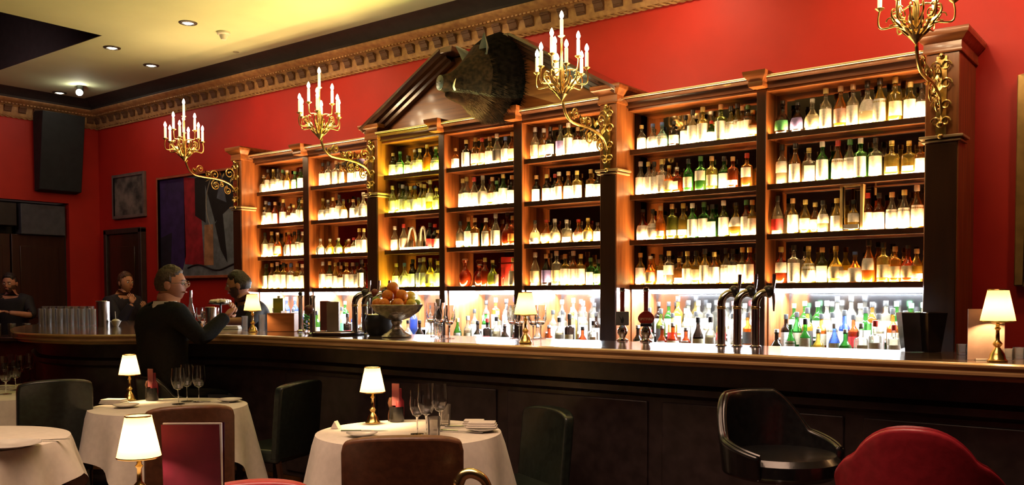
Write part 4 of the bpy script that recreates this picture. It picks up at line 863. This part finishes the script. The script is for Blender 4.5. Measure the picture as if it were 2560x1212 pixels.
# hand pumps
def pump(loc,label,badge,text=None,col=None):
    t=thing('hand_pump',label,'beer pump',loc,math.radians(30),None,(.78,.78,.74))
    obj('base',MB().lathe([(0,0),(.045,0),(.045,.008),(.03,.014),(.02,.025),(.024,.04),(.036,.06),(.036,.085),(.02,.115),(.014,.14),(.012,.18)],20),chrome,t)
    obj('handle',MB().lathe([(.013,.17),(.018,.2),(.016,.26),(.019,.36),(.018,.385)],16),mat('cherry_handle',(.22,.02,.012),.2,coat=.8),t)
    obj('handle_cap',MB().lathe([(.0185,.375),(.021,.385),(.018,.405),(0,.412)],16),chrome,t)
    if badge=='rect': b_=obj('pump_badge',MB().box(-.047,.047,-.05,-.038,.12,.225),mat('grey_badge',(.16,.18,.19),.35),t,bevel=.008); obj('badge_emblem',MB().prism([(-.01,.14),(.006,.135),(.012,.16),(.002,.19),(-.004,.165),(-.03,.2),(-.012,.165)],.0502,.0515,mtx=mt),mat('badge_dark_emblem',(.02,.03,.04),.4),b_,smooth=False)
    else:
        n=22; poly=[(.052*math.cos(a)*(1+.12*math.cos(2*a)),.175+.052*math.sin(a)*(1+.1*(math.sin(a)>0))) for a in [2*PI*i/n for i in range(n)]]
        b_=obj('pump_badge',MB().prism(poly,.04,.05,mtx=mt),mat('red_badge',(.32,.03,.02),.35),t,bevel=.003)
        obj('badge_base',MB().box(-.04,.04,-.052,-.04,.115,.14),mat('navy_badge',(.01,.012,.03),.3),b_,bevel=.004)
        fc=bpy.data.curves.new('lettering','FONT'); fc.body='SPITFIRE'; fc.size=.026; fc.extrude=.0008; fc.align_x='CENTER'; fo=bpy.data.objects.new('lettering_tmp',fc); sc.collection.objects.link(fo)
        bpy.context.view_layer.update(); me=bpy.data.meshes.new_from_object(fo.evaluated_get(bpy.context.evaluated_depsgraph_get())); bpy.data.objects.remove(fo)
        me.materials.clear(); me.materials.append(mat('gold_lettering',(.8,.6,.35),.4)); link('lettering',me,b_,(0,-.0515,.162),(PI/2,0,0))
pump(at_bar(1556,852),'beer pump with dark red handle and grey rectangular badge','rect')
pump(at_bar(1615,854),'beer pump with red oval badge lettered SPITFIRE','oval')
# fruit bowl
fb=at_bar(992,842)
t=thing('fruit_bowl','large hammered silver pedestal bowl heaped with oranges and lemons','bowl',fb,0,None,(1.08,1.08,.76))
obj('bowl',MB().lathe([(0,.135),(.03,.136),(.08,.16),(.13,.21),(.155,.265),(.152,.268),(.125,.215),(.076,.168),(.03,.145),(0,.144)],32),silver,t)
obj('pedestal',MB().lathe([(0,0),(.085,0),(.09,.006),(.075,.025),(.05,.045),(.03,.075),(.026,.1),(.034,.13),(.03,.136)],28),silver,t)
orm=mat('orange_peel',(.85,.27,.02),.42,noise_amt=.06,scale=120,bump=.25); lem=mat('lemon_peel',(.85,.62,.05),.42,noise_amt=.06,scale=120,bump=.2); lim=mat('lime_peel',(.22,.36,.03),.4,scale=60)
FR=[(-.105,-.02,.25,'o'),(-.06,-.075,.25,'o'),(.02,-.09,.25,'o'),(.09,-.05,.25,'y'),(.11,.02,.25,'l'),(.06,.085,.25,'o'),(-.02,.095,.25,'y'),(-.09,.055,.25,'y'),(0,0,.25,'o'),(-.045,-.03,.31,'o'),(.035,-.035,.31,'o'),(.075,.03,.305,'y'),(.0,.05,.315,'o'),(-.02,-.005,.365,'o'),(-.115,.02,.27,'l')]
names={'o':('orange','orange'),'y':('lemon','golden lemon'),'l':('lime','green lime')}; cnt={}
meo=MB().ball((0,0,0),.038,18,12).mesh('orange',orm); mel=MB().ball((0,0,0),(.033,.033,.040),18,12).mesh('lemon',lem); mem=MB().ball((0,0,0),(.03,.03,.034),16,10).mesh('lime',lim)
dsc=['at the left rim','front left','front centre','front right','at the right rim','back right','back centre','back left','buried in the middle','upper left of the heap','upper front of the heap','upper right of the heap','upper back of the heap','on the very top','tucked at the far left']
for i,(x,y,z,k) in enumerate(FR):
    c_=math.cos(math.radians(37.5)); s_=math.sin(math.radians(37.5)); X=x*c_-y*s_; Y_=x*s_+y*c_
    o_=link(names[k][0],{'o':meo,'y':mel,'l':mem}[k],None,(fb.x+1.1*X,fb.y+1.1*Y_,fb.z+.205+(z-.25)*.9),(i*.7,i*1.3,0)); tag(o_,f"{names[k][1]} in the silver fruit bowl, {dsc[i]}",'fruit','fruit in the silver bowl')
# glasses on the bar
for x,y,h,lab,r in ((1078,842,.215,'leftmost wine glass right of the fruit bowl',.034),(1100,845,.215,'middle wine glass right of the fruit bowl',.034),(1124,846,.2,'rightmost wine glass right of the fruit bowl',.034),(1282,846,.2,'wine glass at the left of the mid-bar lamp',.034),(1298,850,.205,'wine glass just behind the left of mid-bar lamp',.034),(1333,848,.2,'wine glass just right of the mid-bar lamp',.034),(1352,846,.2,'rightmost wine glass beside the mid-bar lamp',.036)):
    wineglass(at_bar(x,y),h,r,lab,group='wine glasses on the bar')
t=thing('glass_decanter','glass bottle with pale stopper among the wine glasses by fruit bowl','decanter',at_bar(1096,838)); obj('glass_body',MB().lathe([(0,0),(.03,0),(.032,.02),(.03,.12),(.012,.16),(.012,.19)],16),gdrink,t); obj('stopper',MB().lathe([(.011,.185),(.016,.21),(.018,.235),(0,.238)],12),paper,t)
# black bucket behind fruit bowl, tray, menus, box
t=thing('ice_bucket','dark grey rounded ice bucket behind the silver fruit bowl','bucket',at_bar(950,838)); obj('pail',MB().lathe([(0,0),(.07,0),(.09,.03),(.1,.1),(.085,.135),(.08,.135),(.09,.1),(.08,.035),(0,.01)],28),mat('dark_grey_metal',(.04,.045,.05),.4,metal=.4),t); obj('rim',MB().lathe([(.084,.13),(.09,.135),(.084,.14),(.08,.135)],28),chrome,t)
t=thing('round_tray','round cork-lined wooden tray lying flat on the bar','tray',at_bar(842,836)); obj('rim',MB().lathe([(0,0),(.185,0),(.195,.006),(.195,.018),(.188,.018),(.184,.008),(0,.008)],36),darkwood,t); obj('cork_lining',MB().lathe([(0,.008),(.183,.008),(.183,.0095),(0,.0095)],36),mat('cork',(.6,.38,.2),.6),t)
def slab(name,label,cat,x,y,w_,d_,h,m,rz=.6,part='cover',extra=None):
    t=thing(name,label,cat,at_bar(x,y),rz); obj(part,MB().box(-w_/2,w_/2,-d_/2,d_/2,0,h),m,t,bevel=.003)
    if extra: extra(t)
    return t
slab('menu_holder','upright dark red menu box on the bar behind the tray','menu box',814,826,.07,.05,.22,mat('oxblood_card',(.16,.03,.015),.5),part='box_side',extra=lambda t:obj('slot',MB().box(-.03,.03,-.02,.02,.2202,.2212),blackl,t))
slab('menu_holder','upright taupe menu box beside the dark red one','menu box',834,827,.09,.05,.215,mat('taupe_card',(.3,.22,.17),.6),part='box_side',extra=lambda t:obj('slot',MB().box(-.04,.04,-.02,.02,.2152,.2162),blackl,t))
slab('wooden_caddy','orange-brown wooden caddy on the bar right of the barman','caddy',708,828,.2,.12,.135,mat('orange_wood',(.45,.17,.06),.45,stretch=(1,8,8),scale=5),part='box_side',extra=lambda t:[obj('divider',MB().box(-.003,.003,-.05,.05,.11,.15),paper,t)])
slab('juice_carton','yellow and green carton standing behind the wooden caddy','carton',698,812,.09,.06,.24,mat('green_carton',(.12,.2,.05),.5,col2=(.45,.38,.02),scale=8),part='carton_body',extra=lambda t:obj('spout_cap',MB().lathe([(0,.262),(.014,.262),(.014,.24)],10),paper,t))
t=thing('garnish_glass','glass of green mint garnish beside the chrome tap column','glass',at_bar(770,834)); obj('glass_wall',MB().lathe([(0,0),(.035,0),(.042,.1),(.039,.1),(.032,.01),(0,.01)],16),gdrink,t)
gm=MB(); 
for i in range(26): a=i*2.4; gm.ball((.022*math.cos(a),.022*math.sin(a),.03+.004*i),(.014,.01,.006),6,4)
tag(obj('mint_leaves',gm,mat('mint_green',(.05,.5,.1),.5),t),kind='stuff')
t=thing('chrome_font','tall polished chrome beer font with a dark fruit-shaped top, left bar','beer tap',at_bar(782,838)); obj('column',MB().lathe([(0,0),(.03,0),(.03,.01),(.019,.02),(.018,.24),(.022,.26),(.0,.265)],18),chrome,t); obj('badge',MB().ball((.0,-.03,.17),(.036,.03,.03)),mat('dark_red_badge',(.12,.03,.02),.4),t)
t=thing('chrome_font','second slim chrome font beside the menu boxes, left bar','beer tap',at_bar(752,830)); obj('column',MB().lathe([(0,0),(.028,0),(.028,.01),(.016,.02),(.015,.24),(.019,.26),(.0,.265)],18),chrome,t); obj('knob',MB().ball((0,0,.275),.016),blackl,t)
# left cluster: ice bucket, shaker, flute, pitcher, plate pile
def cyl(name,label,cat,x,y,r,h,m,r2=None,parts=()):
    t=thing(name,label,cat,at_bar(x,y)); r2=r2 or r; obj('body',MB().lathe([(0,0),(r,0),(r2,h),(r2-.004,h),(r-.004,.006),(0,.006)],24),m,t)
    for nm,mb,mm in parts: obj(nm,mb,mm,t)
    return t
cyl('champagne_bucket','wide steel bucket on the bar in front of the suited man','bucket',468,818,.06,.12,steel,.07,(('rim',MB().lathe([(.07,.117),(.075,.12),(.07,.123)],24),chrome),('ring_handle',MB().tube([(.07,.015*math.cos(a),.09+.015*math.sin(a)) for a in [i*PI/6 for i in range(13)]],.003,6),chrome)))
cyl('cocktail_shaker','tapered steel cocktail shaker before the barman','shaker',528,830,.032,.18,steel,.04,(('rim',MB().lathe([(.04,.178),(.043,.18),(.04,.182)],20),chrome),))
cyl('steel_cooler','shiny steel wine cooler at the right end of the tumbler row','bucket',258,816,.055,.22,steel,.055,(('rim',MB().lathe([(.055,.216),(.06,.22),(.055,.223)],24),chrome),))
t=thing('bar_spoon_stand','tall slim steel pourer with round knob beside the suited man','pourer',at_bar(446,820)); obj('rod',MB().tube([(0,0,0),(0,0,.3)],[.012,.007],10),chrome,t); obj('knob',MB().ball((0,0,.31),.017),chrome,t)
t=thing('champagne_bottle','tall slim glinting bottle rising from the steel bucket','bottle',at_bar(478,818)+Vector((0,.0,.008))); obj('glass_body',MB().lathe([(0,0),(.03,0),(.03,.12),(.012,.2),(.01,.3),(0,.3)],14),glassmat('bottle_glass_clear',GL['c'][1]),t); obj('foil',MB().lathe([(.012,.24),(.013,.3),(0,.304)],12),chrome,t)
t=thing('drinking_straw','long straw leaning out of the steel bucket','straw',at_bar(486,818)); obj('tube',MB().tube([(.03,0,.01),(-.06,0,.29)],.004,6),mat('dark_straw',(.1,.05,.05),.4),t)
t=thing('canape_dish','raised dish of crumpled white napkins behind the shaker','dish',at_bar(552,806)); obj('stand',MB().lathe([(0,0),(.05,0),(.01,.02),(.01,.17),(.12,.185),(.12,.19),(0,.18)],24),blackl,t)
nn_=MB(); rnd=random.Random(5)
for i in range(16): a=i*2.4; q=.022*math.sqrt(i); nn_.ball((q*math.cos(a),q*math.sin(a),.20+.014*math.cos(q*14)),(.04,.03,.022),8,6,fn=lambda d,p:p*(1+.25*noise.noise(d*2.3+Vector((i,0,0)))))
tag(obj('crumpled_napkins',nn_,cloth,t),kind='stuff')
napkin(at_bar(572,822),.7,'folded white napkin on the bar by the barman\'s arms',1.3)
tumbler(at_bar(612,826),.11,.024,'tall tumbler on the bar left of the barman lamp'); tumbler(at_bar(655,826),.12,.026,'tall tumbler on the bar right of the barman lamp')
for i,(x,y) in enumerate(((500,822),(512,818),(540,822))): wineglass(at_bar(x,y),.17,.03,('first','second','third')[i]+' small wine glass between the bucket and barman',group='small wine glasses by the barman')
# glass tumblers row at left
for i in range(10):
    tumbler(at_bar(106+i*14,811+(i%2)*3),.15,.035,f"{ORD[i]} tumbler along the row on the rounded bar end",group='tumblers on the rounded bar end')
for i in range(7):
    tumbler(at_bar(113+i*19,804),.16,.036,f"{ORD[i]} tumbler in the rear row on rounded bar end",group='rear tumblers on the rounded bar end')
t=thing('small_bowl','small white bowl with a straw beside the steel cooler','bowl',at_bar(290,816)); obj('bowl',MB().lathe([(0,0),(.02,0),(.045,.05),(.042,.05),(.018,.006),(0,.006)],18),mat('white_china',(.8,.78,.72),.2),t); obj('ice',MB().ball((0,0,.045),(.035,.035,.022)),paper,t); obj('straw',MB().tube([(0,0,.03),(-.01,0,.13)],.003,6),paper,t)
# card, black hoppers, small glasses at right
def hopper(x,y,label,rz):
    t=thing('menu_hopper',label,'holder',at_bar(x,y),rz)
    vs=[];
    for z,w_,d_ in ((0,.035,.035),(.175,.056,.05)): vs+=[(-w_,-d_,z),(w_,-d_,z),(w_,d_,z),(-w_,d_,z)]
    o_=obj('leather_wall',MB().add(vs,[(0,1,5,4),(1,2,6,5),(2,3,7,6),(3,0,4,7),(3,2,1,0)]),mat('black_gloss',(.01,.01,.012),.15),t,smooth=False); s_=o_.modifiers.new('thick','SOLIDIFY'); s_.thickness=.006
    obj('lining',MB().box(-.03,.03,-.03,.03,.006,.012),blackl,t)
hopper(2278,878,'tall flared black holder, left of the pair on the bar',.5); hopper(2322,879,'tall flared black holder, right of the pair, rim glinting',1.0)
t=thing('display_card','upright greyish pink card behind the right bar lamp','card',at_bar(2472,902)+Vector((-.02,.05,0)),math.radians(30)); obj('card_face',MB().box(-.068,.068,-.002,.002,0,.2),mat('grey_pink_card',(.42,.27,.22),.6),t,smooth=False); obj('foot',MB().box(-.04,.04,-.012,.03,0,.006),paper,t)
for i,(x,y,lab) in enumerate(((2405,886,'low tumbler beside the grey card on the bar'),(2432,896,'tiny salt pot at the foot of the grey card'),(2520,900,'low glass just right of the bar-end lamp'),(2548,896,'low glass at the extreme right of the bar'))): tumbler(at_bar(x,y),.045,.024,lab,group='low glasses at the right bar end')
# service counter far left with upturned glasses
q=atZ(38,842,.98); t=thing('service_counter','dark red low service counter at far left holding glasses','counter',(q.x-.15,q.y+.1,0),.62)
obj('top',MB().box(-.75,.75,-.3,.3,.94,.98),darkrail,t,bevel=.006); obj('body',MB().box(-.72,.72,-.27,.27,0,.94),mat('dark_red_panel',(.14,.012,.02),.5),t,bevel=.006)
for i in range(12):
    tumbler((q.x-.15+(-.35+.085*i)*math.cos(.62)*.9,q.y+.1+(-.35+.085*i)*math.sin(.62)*.9+(i%2)*.06-.05,.981),.13,.033,f"{ORD[i]} glass along the far left service counter",group='glasses on the service counter')
# ------------------------------------------------------------------ people
def skin_mesh(J,E):
    """grow a tapering surface over joints J=[(pos,radius)] with edges E; returns verts, faces"""
    me=bpy.data.meshes.new('s'); me.from_pydata([j[0] for j in J],E,[]); o_=bpy.data.objects.new('s',me); sc.collection.objects.link(o_)
    m_=o_.modifiers.new('k','SKIN'); m_.use_smooth_shade=True
    for i,j in enumerate(J):
        r=j[1]; me.skin_vertices[0].data[i].radius=(r if hasattr(r,'__len__') else (r,r)); me.skin_vertices[0].data[i].use_root=(i==0)
    s_=o_.modifiers.new('u','SUBSURF'); s_.levels=2; s_.render_levels=2
    bpy.context.view_layer.update(); ev=o_.evaluated_get(bpy.context.evaluated_depsgraph_get()); mm=ev.to_mesh()
    v=[tuple(p.co) for p in mm.vertices]; f=[tuple(p.vertices) for p in mm.polygons]; ev.to_mesh_clear(); bpy.data.objects.remove(o_); bpy.data.meshes.remove(me); return v,f
def head_fn(d,p):
    z=d.z; x=p.x;y=p.y;zz=p.z
    if z<0: k=(-z)**1.3; x*=1-.34*k; y=y*(1-.12*k)+.012*k
    g=lambda cx_,cz_,s: math.exp(-(((d.x-cx_)**2+(z-cz_)**2)/s))
    if d.y>0:
        y+=.024*g(0,-.13,.012)+.012*g(0,.05,.008)+.008*g(0,-.78,.03)+.007*g(0,-.45,.012)+.006*(g(.33,.2,.02)+g(-.33,.2,.02))
        y-=.012*(g(.34,.03,.018)+g(-.34,.03,.018))
    return Vector((x,y,zz))
def hand(mb,w,dirn,palm,curl=.6,s=1):
    """five separate bent fingers from wrist w, pointing dirn, palm facing `palm`"""
    w=Vector(w); d=Vector(dirn).normalized(); p=Vector(palm); p=(p-d*p.dot(d)).normalized(); side=d.cross(p)
    J=[(w,.024*s),(w+d*.04*s,(.036*s,.016*s)),(w+d*.085*s,(.040*s,.014*s))]
    v,f=skin_mesh(J,[(0,1),(1,2)]); mb.add(v,f)
    for k,(off,L_) in enumerate(((-.03,.062),(-.01,.072),(.011,.068),(.03,.052))):
        b=w+d*.07*s+side*off*s; pts=[b]; cur=d.copy(); 
        for q in range(3):
            ang=curl*(.5+.5*q); cur=(cur*math.cos(ang*.6)+p*math.sin(ang*.6)).normalized() if True else cur
            pts.append(pts[-1]+cur*L_*s*(.45,.32,.25)[q])
        v,f=skin_mesh([(pts[0],.0095*s),(pts[1],.009*s),(pts[2],.008*s),(pts[3],.0068*s)],[(0,1),(1,2),(2,3)]); mb.add(v,f)
    b=w+d*.03*s-side*.022*s; t1=b+(d*.6-side*.7+p*.3).normalized()*.04*s; t2=t1+(d*.8-side*.1+p*.5).normalized()*.03*s
    v,f=skin_mesh([(b,.012*s),(t1,.010*s),(t2,.0078*s)],[(0,1),(1,2)]); mb.add(v,f)
def person(label,loc,rz,zt,hair,coat,arms,headyaw=0,headpitch=0,lean=0,beard=None,glasses=False,sleeve=1.0,collar=None,seated=True,curls=(.7,.7),hlong=0,bulk=1.0):
    """zt = height of the crown. local frame: +y faces forward. arms: per side (elbow, wrist, handdir, palm) in local coordinates"""
    t=thing('person',label,'person',(loc[0],loc[1],0),rz)
    zh=zt-.115; fy=lean                      # head centre
    hc=Vector((0,fy+.02,zh)); nk=Vector((0,fy*.85-.01,zt-.25)); sh=Vector((0,fy*.75-.02,zt-.31)); ch=Vector((0,fy*.5-.02,zt-.45)); wa=Vector((0,fy*.2,zt-.66)); hp=Vector((0,0,zt-.86))
    k_=bulk; J=[(hp,(.16*k_,.13*k_)),(wa,(.15*k_,.12*k_)),(ch,(.175*k_,.125*k_)),(sh,(.13*k_,.09*k_)),(nk,(.055,.055)),(hc-Vector((0,.0,.03)),(.055,.06))]; E=[(0,1),(1,2),(2,3),(3,4),(4,5)]
    def limb(base,chain):
        k=base
        for pos,r in chain: J.append((Vector(pos),r)); E.append((k,len(J)-1)); k=len(J)-1
    for s,(el,wr,hd,pm) in zip((-1,1),arms):
        limb(3,[((s*.17*k_,sh.y,sh.z-.01),.062*k_),((Vector(el)+Vector((s*.17,sh.y,sh.z)))/2,.05),(el,.042),((Vector(el)+Vector(wr))/2,.037),(wr,.026)])
    if seated:
        kz=hp.z-.04; 
        for s in (-1,1): limb(0,[((s*.1,.08,hp.z-.04),.085),((s*.13,.42,kz),.06),((s*.13,.40,kz-.22),.052),((s*.12,.36,max(.12,kz-.42)),.038),((s*.12,.46,max(.08,kz-.46)),.03)])
    else:
        for s in (-1,1): limb(0,[((s*.1,0,hp.z-.1),.085),((s*.11,.02,hp.z*.52),.06),((s*.11,0,hp.z*.28),.05),((s*.11,-.02,.09),.037),((s*.11,.1,.035),.032)])
    v0,f0=skin_mesh(J,E); B=MB(); B.add(v0,f0)
    HR=Matrix.Rotation(headyaw,3,'Z')@Matrix.Rotation(headpitch,3,'X'); H=MB(); H.ball((0,0,0),(.074,.093,.115),32,24,fn=head_fn)
    for s in (-1,1): H.ball((s*.075,-.005,-.005),(.010,.022,.032),10,8)
    B.add([hc+HR@Vector(p) for p in H.v],H.f)
    for k,(s,(el,wr,hd,pm)) in enumerate(zip((-1,1),arms)): hand(B,wr,hd,pm,curls[k])
    bd=obj('body',B,skin,t)
    # garments: the covered part of the body surface, pushed outwards
    import numpy as _np
    V=[Vector(p) for p in v0]; nrm=[Vector() for _ in V]
    for q in f0:
        n_=(V[q[1]]-V[q[0]]).cross(V[q[2]]-V[q[1]]); 
        for i in q: nrm[i]+=n_
    def near_arm(p):
        best=9;tt=0;kk=-1
        for k,(el,wr,hd,pm) in enumerate(arms):
            for sgm,(A_,B_) in enumerate(((Vector(el),Vector(wr)),)):
                ab=B_-A_; t_=max(0,min(1,(p-A_).dot(ab)/ab.length_squared)); d_=(p-A_-ab*t_).length
                if d_<best: best=d_;tt=t_
        return best,tt
    def region(p):
        if p.z>nk.z-.045+.5*max(0,-(p.y-nk.y)) and abs(p.x)<.09: return 0
        d_,tt=near_arm(p)
        if d_<.075 and tt>(.93 if sleeve>=1 else .12): return 0
        if p.z<hp.z-.01: return 2
        return 1
    for rg,nm,mt_,off in ((1,'jacket' if collar else 'shirt',coat,.016),(2,'trousers',blackc,.012)):
        idx={};gv=[];gf=[]
        for q in f0:
            c_=sum((V[i] for i in q),Vector())/len(q)
            if region(c_)!=rg or (rg==2 and c_.z<.09): continue
            fq=[]
            for i in q:
                if i not in idx: 
                    n_=nrm[i].normalized(); idx[i]=len(gv); gv.append(V[i]+n_*(off+.005*noise.noise(V[i]*9)))
                fq.append(idx[i])
            gf.append(tuple(fq))
        if gf: o_=obj(nm,MB().add(gv,gf),mt_,t); s_=o_.modifiers.new('thick','SOLIDIFY'); s_.thickness=.008; s_.offset=-1
    for s in (-1,1):
        i=20 if s<0 else 25; p=J[i][0]; obj('shoe',MB().ball((p.x,p.y-.02,p.z),(.045,.12,.04),12,8),blackl,t)
    if collar: obj('collar',MB().lathe([(.088,-.03),(.074,.03),(.079,.034),(.096,-.03)],24,c=(nk.x,nk.y+.0,nk.z-.01)),collar,t)
    # hair cap following the skull
    def hf(d,p):
        q=head_fn(d,p); 
        lim_=(.46+.10*noise.noise(d*5)) if d.y>.3 else (-.42-hlong if d.y<-.15 else .0-.9*hlong)
        k=1.10+.09*noise.noise(d*4.5)+.03*noise.noise(d*14) if d.z>lim_ and not(d.y>.66 and d.z<.62) else .93
        return q*k
    Hh=MB(); Hh.ball((0,-.004,.004),(.076,.095,.117),36,26,fn=hf); obj('hair',MB().add([hc+HR@Vector(p) for p in Hh.v],Hh.f),hair,t)
    for s in (-1,1):
        c_=hc+HR@Vector((s*.029,.079,.006)); e_=obj('eye',MB().ball(c_,.0115,10,8),eyew,t); obj('iris',MB().ball(c_+HR@Vector((0,.0085,0)),.0055,8,6),eyed,e_)
        obj('eyebrow',MB().tube([hc+HR@Vector((s*a,.093-.25*(a-.015),.028-.06*abs(a-.03))) for a in (.012,.03,.048)],.0035,6),hair,t)
    obj('lips',MB().tube([hc+HR@Vector((a,.0955-3*a*a,-.052)) for a in (-.022,-.011,0,.011,.022)],[.003,.0052,.006,.0052,.003],8),mat('lips',(.42,.14,.1),.4),t)
    if beard:
        def bf(d,p):
            q=head_fn(d,p); k=1.012+.008*noise.noise(d*9) if (d.z<-.30 and d.y>-.1 and not (abs(d.x)<.24 and -.52<d.z<-.36)) or (abs(d.x)>.6 and d.z<-.02 and d.y>0) else .92
            return q*k
        Hb=MB(); Hb.ball((0,0,0),(.074,.093,.115),36,26,fn=bf); obj('beard',MB().add([hc+HR@Vector(p) for p in Hb.v],Hb.f),beard,t)
    if glasses:
        g_=MB()
        for s in (-1,1):
            g_.tube([hc+HR@Vector((s*.033+.023*math.cos(a),.104,.004+.018*math.sin(a))) for a in [i*PI/8 for i in range(17)]],.0018,6)
            g_.tube([hc+HR@Vector((s*.056,.104,.008)),hc+HR@Vector((s*.078,.06,.008)),hc+HR@Vector((s*.082,-.01,.0))],.002,6)
        g_.tube([hc+HR@Vector((-.01,.106,.008)),hc+HR@Vector((.01,.106,.008))],.002,6); obj('spectacles',g_,chrome,t)
    return t,hc
# suited man at the bar
mp_=atY(416,672,3.42)
person('man in dark suit and glasses seated at the bar with back turned, raising his hands',(mp_.x,mp_.y-.05),-.12,1.575,greyhair,suit,
    [((-.27,.14,1.12),(-.12,.37,1.17),(.5,.8,.2),(.3,0,-1)),((.27,.15,1.10),(.17,.38,1.24),(-.1,.7,.7),(-1,0,.1))],headyaw=-.75,lean=.06,glasses=True,collar=shirtc,curls=(.8,1.0),bulk=1.16)
stool((mp_.x+.02,mp_.y-.02),(0,1),'dark bar stool beneath the seated suited man',blackl,.86,.66,.4)
# barman
q=atY(612,680,4.86)
person('bearded barman in a dark shirt leaning bare forearms on the bar',(q.x+.12,q.y+.12),PI-.25,1.59,darkhair,blackc,
    [((-.24,.24,1.17),(-.02,.42,1.165),(.9,.5,.1),(0,0,-1)),((.26,.20,1.17),(.10,.44,1.2),(-.5,.6,.5),(0,0,-1))],headyaw=-.45,headpitch=-.18,lean=.22,beard=mat('dark_stubble',(.11,.055,.035),.7),sleeve=.5,seated=False)
# auburn-haired guest beyond the bar
q=atY(300,682,5.55)
person('auburn-haired guest in dark clothes beyond the bar, chin on raised hand',(q.x,q.y),-PI/2+.1,q.z,auburn,mat('navy_wool',(.015,.014,.03),.8),
    [((-.22,.2,1.05),(-.05,.34,1.2),(.2,.4,.9),(.2,-1,.2)),((.2,.26,1.08),(.12,.38,1.3),(0,-.2,1),(-.2,-1,0))],lean=.08,seated=True,hlong=.3,curls=(.9,1.1))
stool((q.x,q.y),(1,0),'dark bar stool beneath the auburn-haired guest',blackl,.86,.62,.4)
# far left bartender
q=atY(32,684,4.95)
person('bearded bartender in dark shirt at the far left edge preparing a drink',(q.x,q.y),PI+.75,q.z,darkhair,blackc,
    [((-.26,.12,1.16),(-.10,.36,1.2),(.5,.6,.2),(.2,0,-1)),((.26,.12,1.18),(.12,.34,1.27),(-.3,.6,.4),(-1,0,0))],headpitch=-.15,lean=.06,beard=MATS['dark_stubble'],sleeve=.5,seated=False)
print('bottles',nb)
